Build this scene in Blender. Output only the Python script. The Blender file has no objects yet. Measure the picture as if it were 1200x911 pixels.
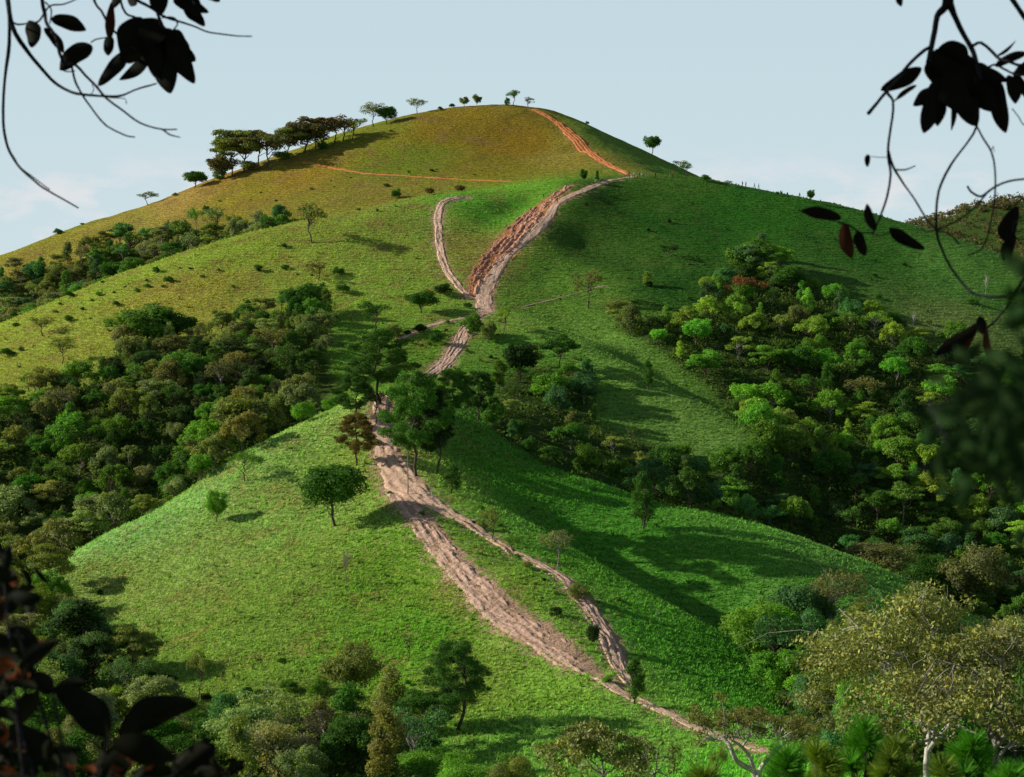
import bpy, math, random
import numpy as np
from mathutils import Vector, Matrix

random.seed(7)
SC = bpy.context.scene
COL = SC.collection
PI = math.pi

# ------------------------------------------------------------------ camera
FPX = 2000.0                       # focal length in photo pixels (photo is 1200 wide)
CX, CY, HOR = 600.0, 455.5, 330.0
PHI = math.atan((CY - HOR) / FPX)
CP, SP = math.cos(PHI), math.sin(PHI)

def P(px, py, Y):
    """world point at forward distance Y that the photo shows at px, py"""
    u = (px - CX) / FPX; v = (CY - py) / FPX
    dy = CP + v * SP; dz = -SP + v * CP
    k = Y / dy
    return Vector((u * k, Y, dz * k))

def proj(x, y, z):
    d = y * CP - z * SP
    v = (y * SP + z * CP) / d
    return CX + FPX * x / d, CY - FPX * v

cam_d = bpy.data.cameras.new('camera'); cam = bpy.data.objects.new('camera', cam_d); COL.objects.link(cam)
cam.rotation_euler = (PI / 2 - PHI, 0, 0)
cam_d.sensor_width = 36.0; cam_d.lens = FPX / 1200 * 36
cam_d.clip_start = 0.05; cam_d.clip_end = 20000
cam_d.dof.use_dof = True; cam_d.dof.focus_distance = 260.0; cam_d.dof.aperture_fstop = 8.5
SC.camera = cam
SC.render.engine = 'CYCLES'
SC.view_settings.view_transform = 'Standard'; SC.view_settings.look = 'None'
SC.view_settings.exposure = 0; SC.view_settings.gamma = 1
SC.cycles.max_bounces = 5; SC.cycles.diffuse_bounces = 3; SC.cycles.transparent_max_bounces = 6
SC.cycles.glossy_bounces = 2; SC.cycles.transmission_bounces = 3
SC.cycles.use_denoising = True

# ------------------------------------------------------------------ noise (numpy)
def _h(ix, iy, s):
    n = (ix.astype(np.int64) * 374761393 + iy.astype(np.int64) * 668265263 + s * 1442695041) & 0xffffffff
    n = ((n ^ (n >> 13)) * 1274126177) & 0xffffffff
    return ((n ^ (n >> 16)) & 0xffff) / 65535.0
def vnoise(x, y, s=0):
    x = np.asarray(x, float); y = np.asarray(y, float)
    ix = np.floor(x); iy = np.floor(y); fx = x - ix; fy = y - iy
    fx = fx * fx * (3 - 2 * fx); fy = fy * fy * (3 - 2 * fy)
    a = _h(ix, iy, s); b = _h(ix + 1, iy, s); c = _h(ix, iy + 1, s); d = _h(ix + 1, iy + 1, s)
    return (a * (1 - fx) + b * fx) * (1 - fy) + (c * (1 - fx) + d * fx) * fy
def fbm(x, y, o=4, s=0):
    t = 0; a = 1; w = 0
    for k in range(o):
        t = t + a * vnoise(x * 2 ** k + 13.7 * k, y * 2 ** k - 7.1 * k, s + k); w += a; a *= 0.5
    return t / w * 2 - 1            # -1..1

# ------------------------------------------------------------------ object helpers
def tag(o, label=None, cat=None, group=None, kind=None):
    if label: o['label'] = label
    if cat: o['category'] = cat
    if group: o['group'] = group
    if kind: o['kind'] = kind
    return o
def empty(name, loc, rz=0.0, sc=1.0):
    o = bpy.data.objects.new(name, None); COL.objects.link(o)
    o.empty_display_size = 0.5
    o.location = loc; o.rotation_euler = (0, 0, rz); o.scale = (sc, sc, sc) if not isinstance(sc, tuple) else sc
    return o
def np_mesh(name, V, F, mats, mi=None, attrs=None, smooth=False):
    """V (n,3) F (m,k) arrays (k = 3 or 4) -> mesh datablock"""
    V = np.asarray(V, np.float32); F = np.asarray(F, np.int32)
    me = bpy.data.meshes.new(name)
    me.vertices.add(len(V)); me.vertices.foreach_set('co', V.ravel())
    k = F.shape[1]
    me.loops.add(F.size); me.loops.foreach_set('vertex_index', F.ravel())
    me.polygons.add(len(F)); me.polygons.foreach_set('loop_start', np.arange(0, F.size, k, dtype=np.int32))
    for m in (mats if isinstance(mats, (list, tuple)) else [mats]): me.materials.append(m)
    if mi is not None: me.polygons.foreach_set('material_index', np.asarray(mi, np.int32))
    me.polygons.foreach_set('use_smooth', np.full(len(F), smooth))
    me.update(calc_edges=True)
    for an, (tp, dat) in (attrs or {}).items():
        a = me.attributes.new(an, tp, 'POINT')
        dat = np.asarray(dat, np.float32)
        if tp == 'FLOAT': a.data.foreach_set('value', dat.ravel())
        else:
            if dat.shape[1] == 3: dat = np.hstack([dat, np.ones((len(dat), 1), np.float32)])
            a.data.foreach_set('color', dat.astype(np.float32).ravel())
    return me
def link(name, me, parent=None, loc=None):
    o = bpy.data.objects.new(name, me); COL.objects.link(o)
    if parent is not None: o.parent = parent
    if loc is not None: o.location = loc
    return o

# ------------------------------------------------------------------ material helpers
class NT:
    def __init__(s, name):
        s.m = bpy.data.materials.new(name); s.m.use_nodes = True
        s.t = s.m.node_tree; s.t.nodes.clear()
        s.out = s.t.nodes.new('ShaderNodeOutputMaterial')
    def n(s, tp, ins=None, **kw):
        nd = s.t.nodes.new(tp)
        for k, v in kw.items(): setattr(nd, k, v)
        for k, v in (ins or {}).items():
            if hasattr(v, 'is_output') or isinstance(v, bpy.types.NodeSocket): s.t.links.new(v, nd.inputs[k])
            else: nd.inputs[k].default_value = v
        return nd
    def noise(s, vec, scale, detail=4, rough=0.55, dist=0.0):
        return s.n('ShaderNodeTexNoise', {'Vector': vec, 'Scale': scale, 'Detail': detail, 'Roughness': rough, 'Distortion': dist}).outputs['Fac']
    def ramp(s, fac, stops):
        r = s.n('ShaderNodeValToRGB', {'Fac': fac}); cr = r.color_ramp
        while len(cr.elements) < len(stops): cr.elements.new(0.5)
        for e, (p, c) in zip(cr.elements, stops):
            e.position = p; e.color = (c, c, c, 1) if isinstance(c, (int, float)) else (*c, 1)
        return r.outputs['Color']
    def mix(s, f, a, b, mode='MIX'):
        nd = s.n('ShaderNodeMix', data_type='RGBA', blend_type=mode)
        for idx, v in ((0, f), (6, a), (7, b)):
            if isinstance(v, bpy.types.NodeSocket): s.t.links.new(v, nd.inputs[idx])
            else: nd.inputs[idx].default_value = v if idx == 0 else (*v, 1)
        return nd.outputs[2]
    def math(s, op, a, b=0.0):
        nd = s.n('ShaderNodeMath', operation=op)
        for idx, v in ((0, a), (1, b)):
            if isinstance(v, bpy.types.NodeSocket): s.t.links.new(v, nd.inputs[idx])
            else: nd.inputs[idx].default_value = v
        return nd.outputs[0]
    def bump(s, h, strength, dist, normal=None):
        ins = {'Height': h, 'Strength': strength, 'Distance': dist}
        if normal is not None: ins['Normal'] = normal
        return s.n('ShaderNodeBump', ins).outputs['Normal']
    def end(s, sh): s.t.links.new(sh, s.out.inputs['Surface']); return s.m

def bsdf(t, col, rough=0.9, normal=None, spec=0.2):
    ins = {'Base Color': col if isinstance(col, bpy.types.NodeSocket) else (*col, 1), 'Roughness': rough, 'Specular IOR Level': spec}
    if normal is not None: ins['Normal'] = normal
    return t.n('ShaderNodeBsdfPrincipled', ins).outputs[0]
# ================================================================== TERRAIN
# surveyed ridge, face and valley points: photo x, photo y, forward distance in metres
FEAT = [
 # summit skyline of the far hill
 [(-140,352,560),(0,300,600),(100,262,612),(180,238,622),(250,209,628),(330,180,636),(400,158,641),(450,143,645),(490,133,648),(520,127.5,650),(560,123.5,652),(600,122.5,652),(640,127,650),(668,138,646),(700,154,640),(730,172,634),(760,188,628),(790,201,622),(820,213,616)],
 # its near face
 [(0,330,560),(100,300,565),(200,262,572),(300,232,580),(400,202,590),(500,175,604),(600,165,612),(680,180,602)],
 [(200,275,550),(300,255,552),(400,232,556),(500,212,566),(600,198,576),(660,196,576)],
 [(300,269,538),(400,246,540),(500,229,540),(570,220,545),(640,212,548),(700,205,556)],
 # summit trail spine
 [(622,126,650),(650,138,640),(668,155,620),(690,177,596),(712,193,575),(738,205,552)],
 # saddle and skyline of right hill
 [(738,207,545),(780,206,541),(820,211,537),(850,216,534),(880,222,530),(910,228,526),(950,237,520),(1010,253,510),(1080,275,500),(1150,300,490),(1200,318,482),(1300,362,465),(1450,430,440)],
 # right hill face
 [(720,240,515),(800,245,512),(880,255,508),(960,272,500),(1050,300,488),(1150,335,472),(1250,380,455)],
 [(680,290,482),(760,290,480),(850,300,475),(950,315,466),(1060,342,456),(1160,372,446),(1260,410,436)],
 [(640,330,455),(720,335,450),(800,345,445),(880,360,438),(960,375,430),(1050,392,425),(1150,415,420),(1250,450,412)],
 [(760,395,412),(820,415,405),(900,430,402),(1000,445,398),(1100,465,392),(1200,490,386),(1320,530,380)],
 [(860,490,380),(950,530,368),(1050,550,360),(1150,575,352),(1250,600,345)],
 [(940,605,340),(1020,630,332),(1100,655,325),(1200,675,318),(1320,700,305)],
 # mid left ridge crest
 [(530,231,503),(505,233,500),(460,238,501),(400,249,500),(350,259,498),(300,271,495),(250,285,493),(200,300,490),(130,326,485),(60,356,480),(0,381,475),(-100,428,466),(-220,480,455)],
 # hollow behind it (hidden)
 [(460,246,522),(400,266,520),(300,297,518),(200,330,515),(130,358,512),(60,385,508),(0,408,505),(-100,455,500)],
 # ridge between the track and the path
 [(540,250,490),(600,232,508),(640,214,530),(560,290,470),(600,255,492)],
 # mid left face
 [(480,262,484),(400,285,474),(300,312,464),(200,342,452),(100,380,440),(0,420,432),(-100,460,425)],
 [(480,330,448),(420,345,440),(340,362,430),(250,385,420),(150,410,408),(60,436,400),(-60,470,392)],
 [(440,395,400),(360,410,388),(270,440,375),(180,465,362),(80,500,352),(-20,530,345),(-120,560,338)],
 # path spine
 [(738,207,545),(715,212,532),(690,219,520),(655,236,500),(635,260,486),(612,278,475),(590,303,462),(572,330,448),(565,350,436),(570,366,424),(548,385,408),(540,400,400),(520,425,388),(500,440,380)],
 [(515,236,498),(512,255,488),(514,290,470),(520,318,455),(545,343,440)],
 # first spur to the right
 [(590,366,424),(620,372,418),(655,382,410),(700,401,400),(740,425,389),(770,445,380),(810,468,371),(850,490,362),(900,520,350)],
 [(650,385,423),(690,400,414),(740,428,401),(775,450,391),(820,474,382)],
 [(560,430,385),(620,425,388),(680,445,380),(740,475,368),(800,505,357),(860,535,346)],
 [(540,465,358),(600,485,352),(660,515,344),(730,550,338),(800,585,333)],
 # second spur
 [(470,468,318),(505,478,325),(540,489,324),(570,503,321),(600,519,317),(640,544,310),(700,566,304),(760,585,299),(800,595,296),(850,604,292),(900,620,288),(950,637,285),(1000,656,280),(1040,672,276),(1085,692,270),(1150,740,258),(1230,800,240)],
 [(600,524,332),(650,552,326),(700,580,320),(780,608,314),(850,630,310),(930,664,306),(1010,698,300),(1100,738,290)],
 [(520,530,292),(560,545,290),(620,580,284),(700,620,275),(780,645,268),(850,668,262),(920,700,254),(980,730,246)],
 [(540,560,277),(600,600,270),(680,648,262),(760,700,250),(850,760,236)],
 # third spur
 [(545,572,268),(580,590,262),(620,612,256),(660,637,249),(700,660,243),(750,688,236),(800,716,231),(840,738,227),(875,760,222),(915,795,214),(950,840,202)],
 [(640,640,268),(700,676,262),(760,710,255),(820,742,248),(880,780,240),(940,820,228)],
 [(640,660,238),(700,695,228),(760,730,220),(820,775,210),(870,815,200),(900,850,190)],
 # knoll top and path
 [(452,458,303),(446,490,293),(442,515,285),(452,545,275),(470,570,266)],
 [(480,590,257),(520,645,238),(560,692,224),(610,735,211),(660,770,201),(710,800,193),(740,818,189),(800,845,181),(850,868,174),(890,880,171)],
 [(530,593,259),(575,627,247),(620,655,238),(660,680,229),(695,715,219),(722,745,211),(735,775,203),(742,800,196)],
 [(474,466,302),(476,495,292),(474,520,283),(482,548,273),(500,572,265)],
 # knoll left crest and the valley behind
 [(430,462,304),(400,480,300),(365,492,297),(330,508,294),(280,535,290),(240,562,286),(200,590,282),(130,625,275),(80,652,268),(30,695,257),(-60,760,245)],
 [(420,475,322),(350,500,316),(280,550,308),(200,602,302),(130,645,296),(60,680,290),(-30,730,280)],
 [(500,455,350),(430,462,350),(350,502,338),(250,538,332),(150,582,326),(50,622,318),(-60,660,310)],
 # knoll face
 [(400,530,283),(330,560,276),(260,600,270),(180,645,262),(110,690,255)],
 [(430,600,260),(350,620,256),(280,650,252),(200,690,244),(120,730,238),(0,770,228)],
 [(480,680,234),(400,690,232),(320,710,228),(240,740,222),(160,780,214),(60,820,206)],
 [(560,750,212),(480,760,208),(400,780,204),(320,800,200),(240,830,194),(140,860,190),(0,890,185)],
 [(640,790,200),(560,805,196),(490,820,192),(420,842,188),(340,868,182),(240,890,178)],
 [(700,830,187),(620,850,181),(540,865,178),(500,880,174),(420,905,168),(300,925,164)],
 [(800,880,170),(700,885,169),(600,900,165),(500,915,161)],
 [(920,900,164),(1000,880,168),(1100,860,172),(1200,850,178)],
 [(960,780,212),(1050,780,215),(1150,790,215),(1250,800,215)],
]
CPT = []
for fl in FEAT:
    pts = [P(*p) for p in fl]
    for a, b in zip(pts[:-1], pts[1:]):
        n = max(1, int((b - a).length / 9))
        for k in range(n): CPT.append(a.lerp(b, k / n))
    CPT.append(pts[-1])
# near slope under the camera, and the land behind and beside
for x in (-260,-180,-110,-60,-25,0,25,60,110,180,260):
    for y, z in ((-60,8),(-25,0.8),(-6,-1.35),(0,-1.65),(6,-3.0),(14,-5.4),(30,-11.0),(60,-20.5),(100,-32),(130,-40.5)):
        CPT.append(Vector((x, y, z - abs(x) * 0.02)))
for x, y, z in [(-60,700,52),(0,705,56),(40,700,50),(-150,690,8),(90,690,34),(-260,680,-28),(-200,640,-4),(-60,780,20),(0,790,22),(60,780,18),(-200,780,-30),(150,700,-12),(150,620,-8),(120,570,10),
                (200,560,-22),(150,780,-20),(250,700,-30),(-330,600,-25),(-330,480,-40),(-300,380,-48),(-270,300,-54),(-220,240,-58),(-220,180,-58),(330,600,-30),(330,500,-40),
                (100,610,12),(60,590,32),(300,420,-45),(280,330,-55),(260,250,-58),(260,180,-55),(200,220,-54),(-30,860,-15),(-200,860,-35),(200,860,-45),(0,930,-50),(-150,215,-56),(-130,170,-54),(60,145,-45),(0,145,-45),(-60,145,-46)]:
    CPT.append(Vector((x, y, z)))
CPA = np.array([tuple(p) for p in CPT])
_, ui = np.unique(np.round(CPA[:, :2] / 2.0), axis=0, return_index=True); CPA = CPA[ui]

BETA = 1.45
def phi(r): return r ** BETA
def solve_rbf(A, lam):
    S = 100.0
    X = A[:, :2] / S; n = len(X)
    D = np.sqrt(((X[:, None] - X[None]) ** 2).sum(-1))
    K = phi(D) - lam * np.eye(n)
    Q = np.hstack([np.ones((n, 1)), X])
    M = np.zeros((n + 3, n + 3)); M[:n, :n] = K; M[:n, n:] = Q; M[n:, :n] = Q.T
    w = np.linalg.solve(M, np.concatenate([A[:, 2], np.zeros(3)]))
    def ev(x, y):
        x = np.asarray(x, float).ravel() / S; y = np.asarray(y, float).ravel() / S
        out = np.empty(len(x))
        for i in range(0, len(x), 20000):
            xx = x[i:i + 20000]; yy = y[i:i + 20000]
            d2 = (xx[:, None] - X[None, :, 0]) ** 2 + (yy[:, None] - X[None, :, 1]) ** 2
            out[i:i + 20000] = (d2 ** (BETA / 2)) @ w[:n] + w[n] + w[n + 1] * xx + w[n + 2] * yy
        return out
    return ev
rbf = solve_rbf(CPA, 0.0015)

# coarse evaluation, then smooth resample on the mesh grid
CSX = np.arange(-420, 421, 2.5); CSY = np.arange(-80, 961, 2.5)
gx, gy = np.meshgrid(CSX, CSY)
ZC = rbf(gx, gy).reshape(gx.shape)
def blur(Z, it):
    for _ in range(it):
        Zp = np.pad(Z, 1, mode='edge')
        Z = (Zp[:-2, 1:-1] + Zp[2:, 1:-1] + Zp[1:-1, :-2] + Zp[1:-1, 2:] + 4 * Z) / 8
    return Z
ZC = blur(ZC, 1)
def cubic(Z, X0, Y0, st, x, y):
    fx = np.clip((np.asarray(x) - X0) / st, 1, Z.shape[1] - 3.001); fy = np.clip((np.asarray(y) - Y0) / st, 1, Z.shape[0] - 3.001)
    ix = fx.astype(int); iy = fy.astype(int); tx = fx - ix; ty = fy - iy
    def w(t): return [((-t + 2) * t - 1) * t / 2, ((3 * t - 5) * t * t + 2) / 2, ((-3 * t + 4) * t + 1) * t / 2, (t - 1) * t * t / 2]
    wx = w(tx); wy = w(ty); r = 0
    for j in range(4):
        for i in range(4): r = r + wy[j] * wx[i] * Z[iy + j - 1, ix + i - 1]
    return r

FINE = 1.0
fxs = np.arange(-215, 215.1, FINE); fys = np.arange(120, 700.1, FINE)
def outer(s, e, st0, g):
    o = []; v = s; st = st0
    while abs(v) < e: v = v + math.copysign(st, e if s > 0 else -e) if False else v + (st if s > 0 else -st); st *= g; o.append(v)
    return np.array(o)
XS = np.concatenate([outer(-215, 9000, 1.6, 1.10)[::-1], fxs, outer(215, 9000, 1.6, 1.10)])
yb = []; v = 120.0; st = 1.2
while v > -78: v -= st; st = min(st * 1.04, 4); yb.append(v)
while v > -3000: v -= st; st *= 1.25; yb.append(v)
YS = np.concatenate([np.array(yb)[::-1], fys, outer(700, 12000, 1.6, 1.10)])
MX, MY = np.meshgrid(XS, YS)
ZM = cubic(ZC, CSX[0], CSY[0], 2.5, MX, MY)
# fade to rolling low land outside the surveyed area
def sstep(a, b, t): t = np.clip((t - a) / (b - a), 0, 1); return t * t * (3 - 2 * t)
fade = 1 - (1 - sstep(290, 410, np.abs(MX))) * (1 - sstep(830, 940, MY)) * (1 - sstep(40, 75, -MY))
far = -58 + 14 * fbm(MX / 420, MY / 420, 4, 5)
hill = 112 * np.exp(-(((MX - 392) / 255) ** 2 + ((MY - 1250) / 170) ** 2)) + 9 * fbm(MX / 60, MY / 60, 3, 9) * np.exp(-(((MX - 420) / 330) ** 2 + ((MY - 1250) / 230) ** 2))
far = far + hill
ZM = ZM * (1 - fade) + far * fade
inn = (1 - fade)
big = 0.55 * fbm(MX / 16, MY / 16, 3, 21) + 0.16 * fbm(MX / 4.2, MY / 4.2, 2, 31)
lump = 0.10 * fbm(MX / 1.6, MY / 1.6, 2, 41)
near = sstep(60, 140, MY)
ZM = ZM + inn * (big * (0.25 + 0.75 * near) + lump)

NXg, NYg = len(XS), len(YS)
def hgt(x, y):
    """ground height on the mesh, bilinear"""
    x = np.atleast_1d(np.asarray(x, float)); y = np.atleast_1d(np.asarray(y, float))
    i = np.clip(np.searchsorted(XS, x) - 1, 0, NXg - 2); j = np.clip(np.searchsorted(YS, y) - 1, 0, NYg - 2)
    tx = np.clip((x - XS[i]) / (XS[i + 1] - XS[i]), 0, 1); ty = np.clip((y - YS[j]) / (YS[j + 1] - YS[j]), 0, 1)
    return (ZM[j, i] * (1 - tx) + ZM[j, i + 1] * tx) * (1 - ty) + (ZM[j + 1, i] * (1 - tx) + ZM[j + 1, i + 1] * tx) * ty
def H(x, y): return float(hgt(x, y)[0])
def ground(px, py, y0=150.0, y1=1500.0, near_Y=None):
    """the ground point seen at photo px, py (first hit along the sight line)"""
    u = (px - CX) / FPX; v = (CY - py) / FPX
    dy = CP + v * SP; dz = -SP + v * CP
    ys = np.arange(y0, y1, 0.5); xs = ys * u / dy; zs = ys * dz / dy
    d = hgt(xs, ys) - zs
    k = np.nonzero(d >= 0)[0]
    if len(k) == 0:                                # a skyline point: nearest miss
        k0 = int(np.argmax(d[: int((700 - y0) / 0.5)])); return Vector((xs[k0], ys[k0], H(xs[k0], ys[k0])))
    k0 = k[0]; return Vector((xs[k0], ys[k0], H(xs[k0], ys[k0])))
def visible(x, y, z, tol=0.0):
    n = 260; t = np.linspace(150 / y if y > 160 else 0.9, 0.992, n)
    return bool(np.all(hgt(x * t, y * t) < z * t + tol))
# ================================================================== LIGHT AND SKY
SUN_DIR = Vector((-1.0, 0.10, math.tan(math.radians(24.5)) * 1.0)).normalized()
sd = bpy.data.lights.new('sun', 'SUN'); sd.energy = 5.0; sd.angle = math.radians(0.5); sd.color = (1.0, 0.93, 0.80)
so = bpy.data.objects.new('sun', sd); COL.objects.link(so); so.rotation_euler = SUN_DIR.to_track_quat('Z', 'Y').to_euler()
so.location = (-60, 0, 80)
W = bpy.data.worlds.new('World'); SC.world = W; W.use_nodes = True
wt = W.node_tree; wt.nodes.clear()
def wn(tp, ins=None, **kw):
    nd = wt.nodes.new(tp)
    for k, v in kw.items(): setattr(nd, k, v)
    for k, v in (ins or {}).items():
        if isinstance(v, bpy.types.NodeSocket): wt.links.new(v, nd.inputs[k])
        else: nd.inputs[k].default_value = v
    return nd
def wmix(f, a, b):
    nd = wn('ShaderNodeMix', data_type='RGBA')
    for i, v in ((0, f), (6, a), (7, b)):
        if isinstance(v, bpy.types.NodeSocket): wt.links.new(v, nd.inputs[i])
        else: nd.inputs[i].default_value = v if i == 0 else (*v, 1)
    return nd.outputs[2]
tc = wn('ShaderNodeTexCoord'); sep = wn('ShaderNodeSeparateXYZ', {0: tc.outputs['Generated']})
sky = wn('ShaderNodeTexSky', sky_type='NISHITA', sun_disc=False, sun_elevation=math.radians(24.5),
         sun_rotation=math.atan2(SUN_DIR.x, SUN_DIR.y), air_density=1.0, dust_density=1.5, ozone_density=1.2)
skys = wn('ShaderNodeVectorMath', {0: sky.outputs[0], 3: 0.060}, operation='SCALE').outputs[0]
hz = wn('ShaderNodeMapRange', {0: sep.outputs['Z'], 1: 0.0, 2: 0.17, 3: 0.0, 4: 1.0}).outputs[0]
haze = wmix(hz, (0.615, 0.745, 0.785), (0.545, 0.685, 0.755))
# soft low clouds in the haze near the horizon
mp = wn('ShaderNodeMapping', {'Vector': tc.outputs['Generated'], 'Scale': (1, 1, 2.2)}).outputs[0]
cn = wn('ShaderNodeTexNoise', {'Vector': mp, 'Scale': 24.0, 'Detail': 7, 'Roughness': 0.6}).outputs['Fac']
cr = wn('ShaderNodeMapRange', {0: cn, 1: 0.46, 2: 0.62, 3: 0.0, 4: 1.0}).outputs[0]
cz = wn('ShaderNodeMapRange', {0: sep.outputs['Z'], 1: 0.050, 2: 0.078, 3: 0.85, 4: 0.0}).outputs[0]
cm = wn('ShaderNodeMath', {0: cr, 1: cz}, operation='MULTIPLY').outputs[0]
haze = wmix(cm, haze, (0.76, 0.775, 0.80))
up = wn('ShaderNodeMapRange', {0: sep.outputs['Z'], 1: 0.19, 2: 0.50, 3: 0.0, 4: 1.0}, interpolation_type='SMOOTHSTEP').outputs[0]
final = wmix(up, haze, skys)
bg = wn('ShaderNodeBackground', {'Color': final, 'Strength': 1.0})
wo = wn('ShaderNodeOutputWorld', {0: bg.outputs[0]})

# ================================================================== GROUND COLOUR AND TRAILS
def pt_in_poly(px, py, poly):
    c = np.zeros(px.shape, bool); n = len(poly)
    for i in range(n):
        x0, y0 = poly[i]; x1, y1 = poly[(i + 1) % n]
        if y0 == y1: continue
        c ^= ((y0 > py) != (y1 > py)) & (px < (x1 - x0) * (py - y0) / (y1 - y0) + x0)
    return c
WOODS = {
 'far': ([(0,320),(60,305),(150,285),(230,272),(300,272),(330,262),(330,290),(0,410)], 498, 562),
 'left': ([(-40,495),(0,478),(60,462),(112,455),(135,418),(180,400),(240,405),(320,368),(380,358),(385,384),(382,420),(392,452),(388,482),(365,490),(280,533),(200,594),(80,655),(-40,745)], 286, 450),
 'right': ([(835,335),(862,305),(905,305),(940,338),(990,368),(1070,400),(1260,435),(1260,790),(1150,742),(1085,694),(1040,674),(950,639),(850,606),(760,587),(770,560),(850,555),(905,530),(862,486),(822,448),(770,408),(716,384),(760,372),(815,370)], 288, 482),
 'mid': ([(595,435),(640,432),(690,450),(700,500),(760,520),(850,560),(860,606),(770,589),(700,568),(640,546),(600,521),(575,505),(580,465)], 302, 392),
 'lowleft': ([(-40,720),(45,705),(85,740),(120,800),(170,840),(230,885),(330,890),(420,875),(478,845),(505,865),(490,930),(-40,1020)], 150, 272),
 'gully': ([(885,775),(960,752),(1015,775),(1090,775),(1200,790),(1260,850),(1260,1000),(985,1000),(915,830),(875,780)], 160, 262),
}
# grass colour anchors: (photo x, y, distance, albedo)
ANCH = [
 ((100,280,610),(.17,.155,.015)),((250,225,620),(.28,.13,.025)),((350,200,600),(.19,.115,.015)),((450,160,640),(.12,.13,.012)),((520,150,630),(.17,.108,.01)),((600,160,610),(.175,.10,.01)),((560,195,580),(.14,.112,.01)),((480,190,590),(.10,.13,.01)),((380,170,635),(.13,.14,.012)),((300,215,595),(.17,.13,.014)),
 ((660,190,590),(.18,.13,.025)),((430,225,555),(.15,.125,.02)),((740,185,630),(.09,.14,.02)),((780,200,620),(.07,.15,.02)),((150,270,590),(.20,.16,.03)),((200,240,600),(.25,.15,.04)),((330,190,625),(.20,.15,.03)),
 ((30,385,470),(.165,.20,.025)),((130,345,470),(.165,.205,.025)),((250,300,480),(.155,.20,.025)),((400,265,490),(.16,.20,.03)),((480,290,470),(.15,.20,.03)),((350,320,450),(.165,.20,.03)),((60,420,440),(.17,.185,.028)),
 ((450,340,440),(.14,.21,.03)),((210,340,450),(.20,.18,.03)),((570,240,500),(.08,.21,.02)),((600,220,525),(.10,.22,.02)),((560,280,470),(.16,.16,.03)),((500,250,480),(.13,.18,.03)),
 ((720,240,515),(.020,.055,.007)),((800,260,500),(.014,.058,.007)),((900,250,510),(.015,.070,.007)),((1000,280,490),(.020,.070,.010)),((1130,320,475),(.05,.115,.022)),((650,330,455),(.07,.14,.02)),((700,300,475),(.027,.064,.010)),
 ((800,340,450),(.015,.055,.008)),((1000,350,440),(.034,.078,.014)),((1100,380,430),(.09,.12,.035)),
 ((620,390,410),(.10,.17,.03)),((700,420,400),(.09,.16,.03)),((800,480,365),(.08,.14,.03)),((590,420,390),(.06,.15,.02)),((480,400,395),(.10,.18,.02)),((440,420,390),(.08,.17,.02)),
 ((600,560,290),(.05,.15,.015)),((700,600,280),(.05,.155,.018)),((800,650,265),(.055,.155,.02)),((900,690,250),(.06,.15,.025)),((1000,690,270),(.07,.15,.03)),((850,610,290),(.08,.18,.03)),
 ((640,520,320),(.04,.12,.015)),((700,665,240),(.07,.17,.02)),((800,760,215),(.055,.16,.018)),((860,800,205),(.06,.17,.02)),((700,640,250),(.08,.18,.03)),
 ((380,500,295),(.18,.27,.065)),((280,560,285),(.16,.27,.07)),((180,630,272),(.16,.27,.08)),((330,600,265),(.16,.24,.06)),((420,560,275),(.16,.22,.04)),((250,680,250),(.15,.20,.05)),((150,690,255),(.15,.20,.05)),((350,680,240),(.14,.20,.04)),
 ((300,760,215),(.13,.19,.035)),((450,680,235),(.11,.20,.025)),((500,750,214),(.09,.20,.02)),((420,760,210),(.10,.19,.022)),((580,780,200),(.14,.19,.035)),((650,790,196),(.14,.22,.035)),
 ((660,840,182),(.115,.21,.04)),((600,870,175),(.115,.21,.04)),((740,860,175),(.12,.21,.04)),((300,830,190),(.11,.15,.03)),((850,900,165),(.10,.25,.03)),((550,720,222),(.13,.18,.03)),
 ((0,820,60),(.06,.12,.02)),((1000,900,60),(.06,.12,.02)),
]
AP = np.array([tuple(P(*a[0]))[:2] for a in ANCH]); AC = np.array([a[1] for a in ANCH])
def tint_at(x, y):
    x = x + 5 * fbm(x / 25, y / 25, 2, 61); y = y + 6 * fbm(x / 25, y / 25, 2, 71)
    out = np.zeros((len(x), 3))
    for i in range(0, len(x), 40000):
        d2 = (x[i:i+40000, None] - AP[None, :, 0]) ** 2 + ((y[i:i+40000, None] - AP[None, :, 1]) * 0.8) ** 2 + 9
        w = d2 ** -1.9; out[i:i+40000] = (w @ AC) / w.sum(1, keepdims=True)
    return out
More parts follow.
